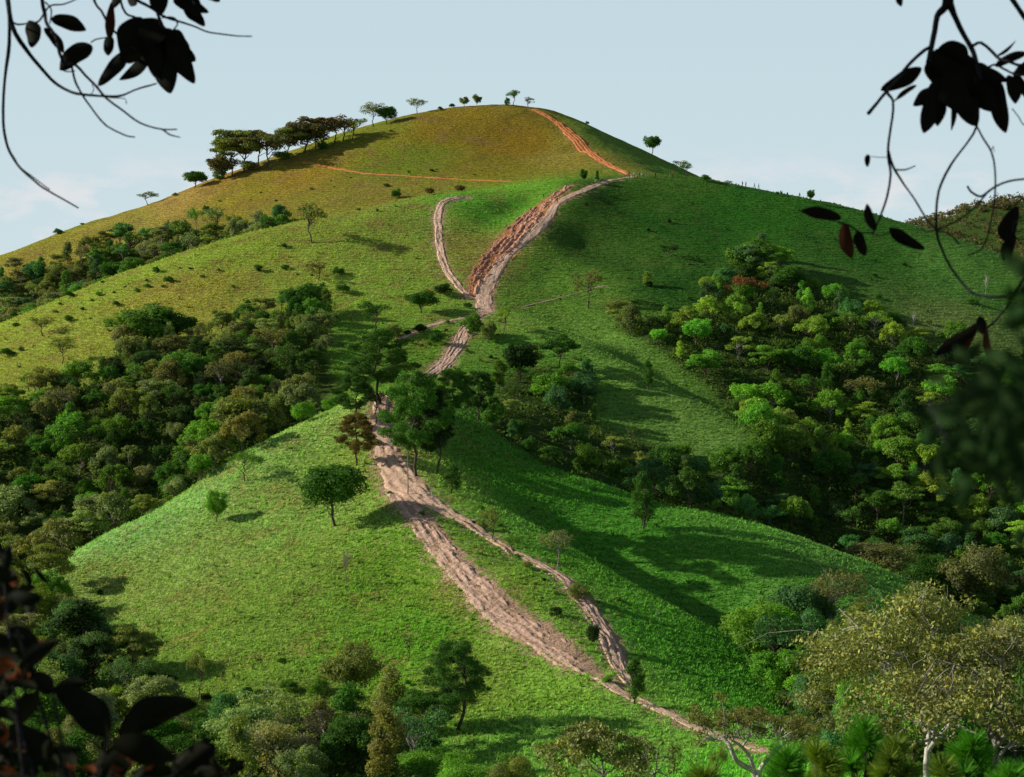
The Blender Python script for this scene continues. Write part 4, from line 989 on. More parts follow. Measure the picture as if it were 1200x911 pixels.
for kd, s_, px, py, Y, hp, wp, col, lab in [
    ('round', 2, 15, 950, 82, 125, 70, (.10, .19, .06), 'pale green small leaved tree behind the dark leaves at the lower left corner'),
    ('round', 3, 600, 940, 120, 56, 60, OL, 'dark olive tree top at the bottom edge left of the yellow brown one'),
    ('round', 5, 545, 950, 126, 66, 90, BG, 'bright green leafy tree top cut off by the bottom edge'),
    ('bush', 4, 600, 905, 162, 26, 40, DG, 'dark shrub on the bright grass at the bottom'),
    ('airy', 1, 842, 905, 150, 36, 22, OL, 'thin young tree on the bright grass left of the crooked tree'),
    ('airy', 2, 790, 890, 160, 22, 18, OL, 'tiny sapling near the end of the field path'),
    ('round', 3, 1268, 800, 88, 120, 150, (.05,.13,.02), 'sunlit green tree at the right edge behind the pale leaved tree'),
    ('round', 4, 1010, 830, 130, 60, 60, BG, 'bright green tree behind the left side of the large spreading tree')]:
    g = P(px, py, Y); z = H(g.x, Y); h = max(P(px, py - hp, Y).z - z, 2.0)
    plant(kd, s_, 'x', 'b', (g.x, Y, z - .1), h, wp * Y / FPX, col, lab)

# young pines just down the slope, their needle tufts reach into the picture
def needle_pine(label, px, top_py, Y, spread, seed):
    R = np.random.default_rng(seed); g = P(px, top_py, Y); z0 = H(g.x, Y); h = g.z - z0
    e = empty('young_pine', (g.x, Y, z0 - .05)); tag(e, label, 'pine', 'young pines in front at the bottom right')
    tm = Mesh(); cm = Mesh(); V = []; 
    tk = limb(tm, (0, 0, -.1), (0, 0, h * .97), .04, .012, .02, 10, 6, R=R)
    tips = [(np.array([0, 0, h]), np.array([0, 0, 1.0]))]
    for i in range(26):
        f = R.random() ** 1.0; a = R.random() * 2 * PI; z = h * (1 - f * .75); r = spread * (.25 + f * .9) * R.uniform(.6, 1)
        tip = np.array([np.cos(a) * r, np.sin(a) * r, z - .02]); k = max(1, int(9 * (z / h - .14)))
        limb(tm, tk[min(k, 9)], tip, .012, .006, .05, 5, 4, sag=.12, R=R)
        d = np.array([np.cos(a) * .45, np.sin(a) * .45, .9]); tips.append((tip, d / np.linalg.norm(d)))
    for tip, d in tips:
        n = 420; cvv = R.random(); L = R.uniform(.075, .105)
        s = R.random(n)[:, None]; base = tip - d * L * .55 * (1 - s) 
        o = R.normal(0, 1, (n, 3)); o -= (o @ d)[:, None] * d; o /= np.linalg.norm(o, axis=1, keepdims=True)
        dr = d * (.25 + .65 * s) + o * (1.0 - .25 * s); dr /= np.linalg.norm(dr, axis=1, keepdims=True)
        wv = np.cross(dr, R.normal(0, 1, (n, 3))); wv /= np.linalg.norm(wv, axis=1, keepdims=True); wv *= .0016
        V4 = np.stack([base - wv, base + wv, base + dr * L + wv * .4, base + dr * L - wv * .4], 1)
        cm.add(V4.reshape(-1, 3), np.arange(n * 4).reshape(n, 4), np.repeat(R.random(n), 4), cvv)
    link('trunk', tm.build('trunk', M_BARK, True), e); o = link('crown', cm.build('crown', M_NEEDLE), e); o.color = (.075, .26, .02, 1) if seed % 2 else (.16, .25, .03, 1)
for i, (px, py, Y, sp, lab) in enumerate([
    (1013, 842, 8.5, .26, 'young pine with bright needle tufts before the spreading tree, tallest of its row'), (957, 868, 8.0, .22, 'young pine left of the tallest one with yellowing lower needles'), (922, 876, 7.6, .16, 'young pine at the left of the bottom right row'),
    (1050, 862, 7.8, .22, 'young pine just right of the tallest one'), (1140, 858, 8.2, .22, 'young pine with a high leader near the right corner'), (1105, 886, 7.4, .15, 'low dark young pine between the two higher ones'), (1185, 896, 7.5, .16, 'low young pine in the bottom right corner'), (824, 897, 7.2, .05, 'lone pine tip at the bottom below the crooked tree')]):
    needle_pine(lab, px, py, Y, sp, 201 + i)

# ================================================================== OVERHANGING TREES BESIDE THE CAMERA
def shade_leaf_mat(name, trans):
    t = NT(name); oi = t.n('ShaderNodeObjectInfo'); at = t.n('ShaderNodeAttribute', attribute_name='lv').outputs['Fac']
    pos = t.n('ShaderNodeTexCoord').outputs['Object']; n1 = t.noise(pos, 22, 4, .6)
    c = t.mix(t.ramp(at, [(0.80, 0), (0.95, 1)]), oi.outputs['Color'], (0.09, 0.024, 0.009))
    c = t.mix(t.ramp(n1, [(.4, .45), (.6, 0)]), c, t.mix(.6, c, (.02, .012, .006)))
    d = t.n('ShaderNodeBsdfPrincipled', {'Base Color': c, 'Roughness': .7, 'Specular IOR Level': .06}).outputs[0]
    tr = t.n('ShaderNodeBsdfTranslucent', {'Color': c}).outputs[0]
    return t.end(t.n('ShaderNodeMixShader', {0: trans, 1: d, 2: tr}).outputs[0])
M_SHADE = shade_leaf_mat('shaded_leaf', .12)
def big_leaf(m, b, tip, w, R, curl=.15, lv=None, cup=.25):
    """one broad leaf with a folded midrib; b, tip are points, w its width"""
    b = np.asarray(b, float); tip = np.asarray(tip, float); ax = tip - b; L = np.linalg.norm(ax); ax /= L
    vw = np.array([0, 1.0, 0]) + R.normal(0, .35, 3); sd = np.cross(ax, vw); sd /= np.linalg.norm(sd); nn = np.cross(sd, ax)
    n = 19; t = np.sin(np.linspace(-1, 1, n) * PI / 2) * .5 + .5; prof = np.sin(PI * t ** .86) ** .62 * (1 - .07 * np.sin(t * 9 + R.random() * 6)); prof[0] = .04; prof[-1] = .02
    off = np.sin(t * PI * .9) * L * curl * R.uniform(-1, 1)
    bend = sd * L * R.uniform(-.10, .10)
    mid = b + ax * L * t[:, None] + nn * off[:, None] + bend * (np.sin(t * PI))[:, None]; V = []
    for s_ in (-1, -.5, 0, .5, 1): V.append(mid + sd * (s_ * w / 2 * prof)[:, None] + nn * (abs(s_) * w * cup * prof)[:, None])
    V = np.stack(V, 1); j = np.arange(n * 5).reshape(n, 5); F = np.stack([j[:-1, :-1], j[1:, :-1], j[1:, 1:], j[:-1, 1:]], -1).reshape(-1, 4)
    m.add(V.reshape(-1, 3), F, np.full(n * 5, R.random() if lv is None else lv))
def twig(m, pl, Y, r0, r1, R, wob=1.0, dY=.10):
    ph = R.random() * 6; pts = [tuple(P(px, py, Y + dY * math.sin(i * .9 + ph))) for i, (px, py) in enumerate(pl)]
    q = smooth_line(pts, .012); n = len(q); s = np.arange(n)
    q[:, 0] += .0022 * wob * fbm(s / 7.0, s * 0 + ph, 3, 7); q[:, 2] += .0022 * wob * fbm(s / 7.0, s * 0 + ph + 9, 3, 8)
    r = np.linspace(r0, r1, n) * (1 + .22 * fbm(s / 5.0, s * 0 + ph, 2, 3)); tube(m, q, r * Y / FPX, 7)
def canopy(m, tm, R, cx, cy, cz, rx, ry, rz, n, hub):  # out-of-view foliage that blocks the sun for the near branches
    for _ in range(n):
        d = R.normal(0, 1, 3); d /= np.linalg.norm(d); c = np.array([cx, cy, cz]) + d * np.array([rx, ry, rz]) * R.random() ** .4
        u = FPX * abs(c[0]) / c[1]; topz = c[1] * (HOR / FPX)
        if c[2] - .45 < topz * 1.15 and u < 690: continue
        leaves(m, c, (.45, .45, .32), 60, .17, R, jitter=.7, fill=.2)
        limb(tm, hub, c, .02, .006, .12, 6, 4, R=R)
R = np.random.default_rng(41); YL = 5.0
e = empty('overhanging_tree', (-3.9, 5.9, H(-3.9, 5.9))); tag(e, 'dark overhanging tree whose thin drooping twigs and leaves hang in at the upper left', 'tree')
tm = Mesh(); tw = Mesh(); lf = Mesh(); shade_crown = Mesh(); z0 = H(-3.9, 5.9)
tk = limb(tm, (-3.9, 5.9, z0 - .2), (-3.3, 5.6, 3.0), .17, .10, .05, 12, 10, R=R)
bo = limb(tm, (-3.5, 5.7, 1.9), (-.9, 5.0, 1.45), .07, .022, .04, 12, 8, sag=-.1, R=R)
limb(tm, (-3.36, 5.62, 2.6), (-.3, 4.9, 2.1), .07, .02, .04, 12, 8, sag=-.1, R=R)
canopy(shade_crown, tm, R, -3.0, 4.9, 3.4, 3.6, 2.3, 1.9, 150, (-3.3, 5.6, 3.0))  # unseen crown, added to keep the sun off the near twigs and leaves
Lw = [([(-10,-260),(0,-120),(8,-30),(9,0),(12,20),(18,38),(30,58),(48,80),(64,97),(80,107),(97,111),(125,113),(142,112),(160,105),(183,98)],3.4,1.0),
      ([(11,18),(11,50),(6,90),(4,130),(5,155),(10,175),(22,195),(40,212),(50,220),(70,231),(92,244)],2.2,.9), ([(14,182),(24,197),(40,209),(58,222)],1.3,.6),
      ([(60,-260),(44,-100),(48,-10),(52,15),(55,28),(66,45),(70,62),(76,75),(88,76),(100,88),(112,100),(125,115),(145,131),(165,145),(190,152),(207,152)],2.6,.9), ([(190,152),(200,158),(211,161)],1.4,.6),
      ([(84,78),(88,95),(96,110),(108,128),(125,147),(145,158),(158,161)],1.6,.8), ([(12,25),(20,29),(30,28),(45,25),(58,8),(75,5),(92,-2)],1.3,.9), ([(53,3),(60,12),(58,28)],1.2,.8),
      ([(80,-200),(105,-20),(120,15),(130,32),(142,45),(160,60)],2.0,1.0), ([(120,-160),(140,-2),(160,22),(172,40)],1.8,1.2),
      ([(90,-200),(130,-40),(155,-4),(175,8),(195,20),(225,30),(245,38),(275,42),(295,43)],2.6,.7), ([(184,14),(190,30),(196,45),(190,60)],2.0,1.2), ([(190,21),(204,21),(208,28),(204,34)],1.2,1.0),
      ([(107,50),(113,46),(125,44)],1.0,.8), ([(125,113),(130,115),(146,116),(148,122)],.8,.5), ([(70,82),(80,84),(88,83)],1.0,.7), ([(108,100),(110,105),(107,110)],.6,.5), ([(200,-60),(215,-20),(228,5)],1.8,1.0)]
for pl, a_, b_ in Lw: twig(tw, pl, YL, a_ * .95, b_ * .95, R)
Ll = [((34,24),(38,56),26),((60,22),(101,36),24),((52,33),(75,62),17),((108,54),(71,82),30),((128,48),(131,2),15),((165,20),(150,75),48),((188,24),(142,62),44),((150,58),(115,101),26),((176,52),(139,93),28),
      ((185,38),(200,110),42),((192,34),(229,72),34),((196,52),(228,98),30),((198,60),(199,109),20),((170,38),(183,92),34),((178,30),(205,92),40),((215,8),(240,31),20),((203,0),(245,16),22),((240,-6),(258,2),14),((118,-14),(135,-4),22),((150,-6),(160,6),16),((178,-10),(190,17),28),
      ((200,36),(222,62),34),((160,30),(180,60),40),((128,42),(127,66),18),((208,-12),(235,8),26),((168,24),(190,48),44),((225,4),(232,20),18),((140,-20),(133,10),18)]
for i, (a_, b_, w) in enumerate(Ll):
    Yo = YL + R.uniform(-.05, .05); big_leaf(lf, P(*a_, Yo), P(*b_, Yo + R.uniform(-.04, .04)), w * Yo / FPX * .76, R, lv=.88 if i in (4, 12) else R.random() * .78, cup=.12)
link('trunk', tm.build('trunk', M_DARKBARK, True), e).matrix_parent_inverse = Matrix.Translation((3.9, -5.9, -z0))
for nm, m_, mt in (('twig', tw, M_DARKBARK), ('leaves', lf, M_SHADE), ('crown', shade_crown, M_SHADE)):
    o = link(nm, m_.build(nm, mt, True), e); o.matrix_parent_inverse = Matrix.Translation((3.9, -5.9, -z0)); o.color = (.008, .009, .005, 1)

R = np.random.default_rng(43); YR = 4.6; bxr = (2.9, 4.9); z0 = H(*bxr)
e = empty('overhanging_tree', (bxr[0], bxr[1], z0)); tag(e, 'dark overhanging tree whose looping twigs and heavy leaves hang in at the upper right', 'tree')
tm = Mesh(); tw = Mesh(); lf = Mesh(); shade_crown = Mesh(); nb = Mesh(); nbt = Mesh()
limb(tm, (bxr[0], bxr[1], z0 - .2), (2.5, 4.8, 2.8), .19, .11, .05, 12, 10, R=R)
limb(tm, (2.55, 4.8, 2.3), tuple(P(1100, -60, YR)), .08, .022, .05, 12, 8, sag=-.12, R=R)
limb(tm, (2.7, 4.8, .9), tuple(P(1320, -20, YR)), .06, .02, .05, 10, 8, R=R); limb(tm, (2.75, 4.85, .2), tuple(P(1290, 300, YR)), .05, .012, .05, 10, 8, R=R)
canopy(shade_crown, tm, R, 2.6, 4.9, 2.9, 2.3, 1.9, 1.5, 90, (2.5, 4.8, 2.8))  # unseen crown above the frame, added to shade the right-hand leaves
Rw = [([(1100,-60),(1108,-20),(1109,5),(1099,18),(1096,35),(1092,56),(1088,75)],10,6), ([(1100,-60),(1112,-10),(1114,5),(1122,25),(1132,45),(1140,60),(1146,80),(1150,95)],10,3.5), ([(1150,-60),(1178,-14),(1190,5),(1203,24),(1225,50),(1320,-20)],6,5),
      ([(1092,54),(1080,62),(1068,73),(1058,84)],4.5,3), ([(1045,100),(1038,108),(1028,120),(1018,133)],3.0,5.0), ([(1060,84),(1045,100),(1040,108),(1047,119),(1046,140),(1042,165),(1041,185),(1044,205),(1040,230),(1033,250),(1028,262),(1022,274)],3.2,1.6),
      ([(1041,176),(1046,195),(1058,215),(1073,235),(1088,260),(1100,271),(1112,274),(1124,286)],2.4,1.5), ([(1048,199),(1060,199),(1073,194)],1.8,1.0), ([(1041,185),(1030,185),(1020,184)],.8,.6), ([(1047,119),(1056,112),(1072,102)],1.4,.8),
      ([(1142,90),(1146,120),(1144,148),(1135,165),(1120,185),(1108,205),(1100,225),(1097,250),(1098,275),(1105,295),(1115,315),(1135,340),(1155,348),(1178,348)],2.2,2.6), ([(1144,148),(1152,162),(1162,178),(1166,200),(1166,230),(1160,265),(1152,290),(1135,300)],2.0,1.4), ([(1162,176),(1164,172),(1166,178)],1,.5),
      ([(1290,225),(1230,208),(1200,210),(1180,213),(1165,220),(1150,230),(1138,225),(1134,219)],2.0,2.4), ([(1158,225),(1140,245),(1115,262),(1088,272),(1080,268)],1.8,1.2), ([(1290,300),(1240,300),(1205,322),(1190,342),(1180,360),(1166,377),(1155,386)],3.4,2.2), ([(1178,348),(1186,344)],2.4,2.2),
      ([(1140,54),(1150,50),(1162,60),(1170,68),(1180,72),(1200,78),(1230,70)],3.5,2.5), ([(1150,84),(1165,76),(1175,80),(1195,88),(1225,82)],2.2,2.2), ([(1186,128),(1194,138),(1203,148),(1240,160)],1.2,1.0), ([(1190,240),(1200,232),(1230,225)],1.2,1.0), ([(1186,272),(1188,262),(1196,258),(1230,262)],1.4,1.2), ([(1022,274),(1008,272),(996,264),(982,260)],1.6,2.0), ([(1022,274),(1030,276),(1042,272)],1.4,1.2)]
for pl, a_, b_ in Rw: twig(tw, pl, YR, a_ * .5 if a_ > 3.6 else a_ * .62, b_ * .5 if b_ > 3.6 else b_ * .62, R, 1.4, .06)
Rl = [((1080,80),(1032,106),26),((1074,100),(1049,118),9),((1168,66),(1190,47),11),((1166,78),(1206,62),16),((1092,62),(1150,100),52),((1086,74),(1140,120),60),((1100,92),(1083,156),34),((1092,104),(1070,124),26),((1112,100),(1115,153),10),((1124,84),(1144,148),46),((1166,90),(1179,156),32),((1182,88),(1190,122),24),
      ((1100,56),(1134,76),44),((1122,95),(1166,126),36),((1104,108),(1098,148),28),((1188,84),(1206,118),16),((1052,-8),(1056,8),12),((1130,80),(1172,110),44),((1108,86),(1134,132),50),((1140,100),(1168,132),36),((1146,76),(1182,96),18),
      ((986,256),(939,247),21),((1026,270),(1016,239),18),((1042,268),(1084,293),21),((990,262),(998,304),24),((1004,272),(1014,300),20),((1176,282),(1192,241),30),((1190,275),(1176,306),30),((1148,378),(1124,428),22),((1146,384),(1096,416),22),((1156,384),(1168,426),22),((1152,392),(1148,370),18),((1017,181),(1017,196),11),
      ((1198,75),(1212,100),20),((1190,100),(1204,70),14)]
for i, (a_, b_, w) in enumerate(Rl):
    Yo = YR + R.uniform(-.05, .05); big_leaf(lf, P(*a_, Yo), P(*b_, Yo + R.uniform(-.04, .04)), w * Yo / FPX * .70, R, lv=.88 if i in (24, 28, 30) else R.random() * .76, cup=.12)
# low bough of the same tree that reaches close past the right side, far out of focus
YN = 1.15
for i in range(190):
    px = 1225 - abs(R.normal(0, 62)); py = 505 + R.normal(0, 40) + (1200 - px) * .02; Yo = YN * R.uniform(.9, 1.15); c = P(px, py, Yo); d = R.normal(0, 1, 3); d /= np.linalg.norm(d)
    big_leaf(nb, c, np.array(c) + d * .019, .010, R, lv=R.random() * .7)
for i in range(16):
    c = P(1200 + R.normal(0, 16), 358 + R.normal(0, 22), YN); d = R.normal(0, 1, 3); d /= np.linalg.norm(d); big_leaf(nb, c, np.array(c) + d * .018, .010, R, lv=.1)
for py1 in (440, 480, 520, 560): limb(nbt, tuple(P(1500, 520, 1.9)), tuple(P(1040 + py1 % 90, py1, YN)), .004, .001, .08, 8, 4, R=R)
limb(nbt, (2.6, 4.85, -.4), tuple(P(1500, 520, 1.9)), .03, .004, .05, 8, 6, R=R)
inv = Matrix.Translation((-bxr[0], -bxr[1], -z0))
for nm, m_, mt, cl_ in (('trunk', tm, M_DARKBARK, (.02,.02,.01)), ('twig', tw, M_DARKBARK, (.02,.02,.01)), ('leaves', lf, M_SHADE, (.008, .008, .005)), ('crown', shade_crown, M_SHADE, (.02, .03, .01)), ('low_bough', nbt, M_DARKBARK, (.02,.02,.01)), ('bough_leaves', nb, M_SHADE, (.016, .050, .010))):
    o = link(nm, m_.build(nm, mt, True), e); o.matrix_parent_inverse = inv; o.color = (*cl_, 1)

# shrub with broad leathery leaves at the lower left
R = np.random.default_rng(47); YS_ = 2.7; p0 = P(60, 1250, YS_); z0 = H(p0.x, YS_)
e = empty('broadleaf_shrub', (p0.x, YS_, z0)); tag(e, 'dark shrub with broad glossy leaves and orange tinted ones filling the lower left corner', 'shrub')
tw = Mesh(); lf = Mesh(); lo = Mesh(); rt = (p0.x, YS_, z0 - .05)
S_ = [((125,862),3.2),((40,770),2.5),((8,700),2.6),((75,900),2.4),((205,900),2.6),((20,840),2.5),((160,905),2.4),((3,660),2.6),((260,915),2.2),((62,812),2.2)]
for (px, py), r in S_:
    q = P(px, py, YS_); limb(tw, rt, tuple(q), .008, .0022, .07, 12, 6, R=R)
Bl = [((128,862),(66,806),40),((138,862),(232,826),40),((132,872),(206,888),46),((206,908),(252,872),36),((128,876),(96,842),22),((150,880),(110,930),40),((60,880),(10,850),30),((20,790),(68,752),20),((8,720),(26,690),18),((5,672),(10,640),16),((50,905),(90,878),26),((20,850),(45,812),28),((40,770),(10,735),26),((62,812),(100,800),20),((62,812),(30,790),24)]
for a_, b_, w in Bl:
    Yo = YS_ + R.uniform(-.08, .08); big_leaf(lf, P(*a_, Yo), P(*b_, Yo), w * Yo / FPX, R, lv=R.random() * .78, cup=.2)
for i in range(190):
    if i < 95: px = abs(R.normal(0, 20)) - 12; py = R.uniform(655, 925)
    else: px = R.uniform(-20, 275); py = 900 + abs(R.normal(0, 18)) - 40 * math.exp(-px / 90) * R.random()
    a = R.random() * 6.28; L = R.uniform(16, 38); Yo = YS_ + R.uniform(-.25, .3)
    big_leaf(lo if R.random() < .16 else lf, P(px, py, Yo), P(px + math.cos(a) * L, py + math.sin(a) * L * .8, Yo + R.uniform(-.03, .03)), L * .5 * Yo / FPX, R, lv=.3, cup=.2)
inv = Matrix.Translation((-p0.x, -YS_, -z0))
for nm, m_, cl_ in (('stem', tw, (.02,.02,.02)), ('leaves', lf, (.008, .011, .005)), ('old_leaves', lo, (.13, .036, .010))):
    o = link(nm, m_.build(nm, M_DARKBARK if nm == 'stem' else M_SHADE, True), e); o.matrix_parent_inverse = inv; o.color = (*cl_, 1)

# ================================================================== PEOPLE ON THE SADDLE AND THE RIDGE
def flat_mat(name, col, rough=.8):
    t = NT(name); pos = t.n('ShaderNodeTexCoord').outputs['Object']; n = t.noise(pos, 14, 3)
    return t.end(bsdf(t, t.mix(t.ramp(n, [(.35, 0), (.7, .35)]), col, tuple(c * .6 for c in col)), rough))
SKIN = flat_mat('skin', (.32, .18, .11)); HAIR = flat_mat('hair', (.015, .012, .01))
CLO = {k: flat_mat(k + '_cloth', v) for k, v in {'white': (.75, .75, .74), 'dark': (.025, .027, .035), 'red': (.42, .05, .03), 'blue': (.04, .09, .22), 'grey': (.22, .22, .23), 'tan': (.38, .28, .17)}.items()}
def person_mesh(pose, shirt, pants):
    J = {'pel': (0,0,.95,.13), 'wst': (0,0,1.12,.12), 'chs': (0,0,1.33,.145), 'nck': (0,0,1.49,.055), 'chn': (0,-.015,1.56,.07), 'hed': (0,-.01,1.66,.092), 'top': (0,.0,1.73,.06), 'nos': (0,-.11,1.645,.018),
         'shl': (-.18,0,1.42,.058), 'ell': (-.25,.02,1.14,.043), 'wrl': (-.26,-.06,.90,.03), 'hal': (-.26,-.09,.82,.033), 'shr': (.18,0,1.42,.058), 'elr': (.25,.02,1.14,.043), 'wrr': (.26,-.06,.90,.03), 'har': (.26,-.09,.82,.033),
         'hil': (-.095,0,.90,.095), 'knl': (-.11,-.02,.50,.062), 'anl': (-.115,.02,.09,.042), 'tol': (-.125,-.14,.035,.035), 'hir': (.095,0,.90,.095), 'knr': (.11,-.02,.50,.062), 'anr': (.115,.02,.09,.042), 'tor': (.125,-.14,.035,.035)}
    if pose == 'walk': J.update({'knl': (-.10,-.22,.52,.062), 'anl': (-.10,-.22,.09,.042), 'tol': (-.10,-.38,.05,.035), 'knr': (.10,.05,.50,.062), 'anr': (.10,.32,.13,.042), 'tor': (.10,.22,.035,.035), 'wrl': (-.25,.16,.92,.03), 'hal': (-.25,.20,.84,.033), 'wrr': (.25,-.24,.96,.03), 'har': (.25,-.31,.91,.033)})
    if pose == 'sit':
        J = {k: (x, y, z - .58, r) for k, (x, y, z, r) in J.items()}
        J.update({'knl': (-.14,-.42,.52,.062), 'anl': (-.14,-.52,.09,.042), 'tol': (-.14,-.68,.035,.035), 'knr': (.14,-.40,.52,.062), 'anr': (.14,-.50,.09,.042), 'tor': (.14,-.66,.035,.035), 'hil': (-.095,-.06,.34,.095), 'hir': (.095,-.06,.34,.095),
                  'ell': (-.25,-.08,.58,.043), 'wrl': (-.17,-.30,.56,.03), 'hal': (-.15,-.37,.56,.033), 'elr': (.25,-.08,.58,.043), 'wrr': (.17,-.30,.56,.03), 'har': (.15,-.37,.56,.033)})
    E = [('pel','wst'),('wst','chs'),('chs','nck'),('nck','chn'),('chn','hed'),('hed','top'),('hed','nos'),('chs','shl'),('shl','ell'),('ell','wrl'),('wrl','hal'),('chs','shr'),('shr','elr'),('elr','wrr'),('wrr','har'),('pel','hil'),('hil','knl'),('knl','anl'),('anl','tol'),('pel','hir'),('hir','knr'),('knr','anr'),('anr','tor')]
    ks = list(J); verts = [J[k][:3] for k in ks]; rad = [J[k][3] for k in ks]; ed = [(ks.index(a), ks.index(b)) for a, b in E]
    for h_ in ('hal', 'har'):                    # five short fingers on each hand
        x, y, z, r = J[h_]; hi = ks.index(h_); dx = Vector(J[h_][:3]) - Vector(J['wrl' if h_ == 'hal' else 'wrr'][:3]); dx.normalize()
        sdv = dx.cross(Vector((0, 1, .2))).normalized()
        for f in range(5):
            o_ = sdv * (f - 2) * .017; L = .075 if 0 < f < 4 else .055
            v = Vector((x, y, z)) + o_ * (1.9 if f == 0 else 1) + dx * L; verts.append(tuple(v)); rad.append(.0085); ed.append((hi, len(verts) - 1))
    me = bpy.data.meshes.new('person'); me.from_pydata(verts, ed, [])
    o = bpy.data.objects.new('person_src', me); COL.objects.link(o)
    o.modifiers.new('skin', 'SKIN'); 
    if not me.skin_vertices: me.attributes.new('x', 'FLOAT', 'POINT')
    for i, sv in enumerate(me.skin_vertices[0].data): sv.radius = (rad[i], rad[i] * (.8 if i in (0, 1, 2) else 1)); sv.use_root = (i == 0)
    s = o.modifiers.new('sub', 'SUBSURF'); s.levels = 1; s.render_levels = 1
    dg = bpy.context.evaluated_depsgraph_get(); ev = bpy.data.meshes.new_from_object(o.evaluated_get(dg), depsgraph=dg)
    bpy.data.objects.remove(o)
    ev.materials.clear()
    for m_ in (SKIN, CLO[shirt], CLO[pants], CLO['dark'], HAIR): ev.materials.append(m_)
    hz = J['hed'][2]; hp = J['pel'][2]
    for p in ev.polygons:
        c = p.center; p.use_smooth = True
        if c.z > hz - .16: p.material_index = 4 if (c.z > hz + .045 or (c.y > .02 and c.z > hz - .08)) else 0
        elif abs(c.x) > .235 and pose != 'sit': p.material_index = 0 if c.z < 1.22 else 1
        elif pose == 'sit' and c.y < -.15 and c.z > .53 and abs(c.x) < .2 and c.y > -.36 - .1: p.material_index = 0 if c.z > .56 else 2
        elif c.z > hp - .02: p.material_index = 1
        elif c.z > .10: p.material_index = 2
        else: p.material_index = 3
    return ev
try:
    PM = {}
    def person(px, py, pose, shirt, pants, label, ya, yb_, rz, group=None):
        k = (pose, shirt, pants)
        if k not in PM: PM[k] = person_mesh(*k)
        g = ground(px, py, ya, yb_); o = link('person', PM[k]); o.location = (g.x, g.y, H(g.x, g.y)); o.rotation_euler = (0, 0, rz); tag(o, label, 'person', group); return o
    for a_ in [
     (637,234,'stand','dark','grey','person in dark top standing at the upper end of the red gully',490,530,.4), (645,240,'walk','white','dark','person in white top walking on the pale path',480,530,2.6), (653,238,'stand','dark','dark','person in dark clothes right of the white topped walker on the path',480,530,-.5),
     (698,214,'stand','dark','white','person in dark top and pale trousers standing beside the parked motorbikes',500,560,.2),
     (737,208,'stand','dark','dark','person in dark clothes at the left end of the group on the saddle',520,560,.3), (740,210,'sit','white','grey','person in white sitting in front of the saddle group',520,560,-.2), (743,208,'stand','white','blue','standing person in white top in the saddle group',520,560,.9),
     (747,210,'sit','red','dark','person in red top sitting in the saddle group',520,560,.1), (749,207,'stand','tan','dark','person in tan top standing in the middle of the saddle group',520,560,3.0), (752,209,'stand','white','tan','person in white top and tan trousers near the right of the saddle group',520,560,.5),
     (757,208,'stand','dark','grey','person in dark top at the right end of the saddle group',520,560,-.9), (768,209,'stand','dark','dark','lone dark figure standing just right of the saddle group',520,560,.0),
     (785,208,'stand','dark','tan','dark topped person of the pair right of the saddle group',520,560,1.2), (788,208,'stand','red','dark','red topped person of the pair right of the saddle group',520,560,-1.2),
     (870,219,'stand','dark','dark','leftmost dark figure on the ridge skyline',500,545,.8), (874,219.5,'stand','grey','dark','figure in grey close beside the leftmost one on the skyline',500,545,-.8), (884,221,'walk','dark','dark','dark figure walking alone along the skyline',500,545,1.5), (889,221.5,'walk','blue','dark','shorter figure following the walker on the skyline',500,545,1.5),
     (937,232.5,'stand','dark','dark','small dark figure standing left of the lone ridge tree',495,540,.2)]:
        person(*a_)
except Exception as ex:
    import traceback; traceback.print_exc(); print('PEOPLE', ex)

# parked motorbikes on the saddle
RUB = flat_mat('tyre_rubber', (.015, .015, .016)); STL = flat_mat('dark_metal', (.08, .08, .085), .4)
def torus(m, c, R0, r, k=20, q=7):
    a = np.arange(k) * 2 * PI / k; b = np.arange(q) * 2 * PI / q; A, B = np.meshgrid(a, b, indexing='ij')
    V = np.stack([c[0] + (R0 + r * np.cos(B)) * np.cos(A), c[1] + r * np.sin(B), c[2] + (R0 + r * np.cos(B)) * np.sin(A)], -1)
    j = np.arange(k * q).reshape(k, q); jn = np.roll(j, -1, 0); m.add(V.reshape(-1, 3), np.stack([j, jn, np.roll(jn, -1, 1), np.roll(j, -1, 1)], -1).reshape(-1, 4))
def blob(m, c, r, k=10):
    a = np.linspace(0, PI, 7); pts = [(c[0] + r[0] * math.cos(x), c[1], c[2]) for x in a]; tube(m, pts, [max(.01, r[2] * math.sin(x)) for x in a], k)
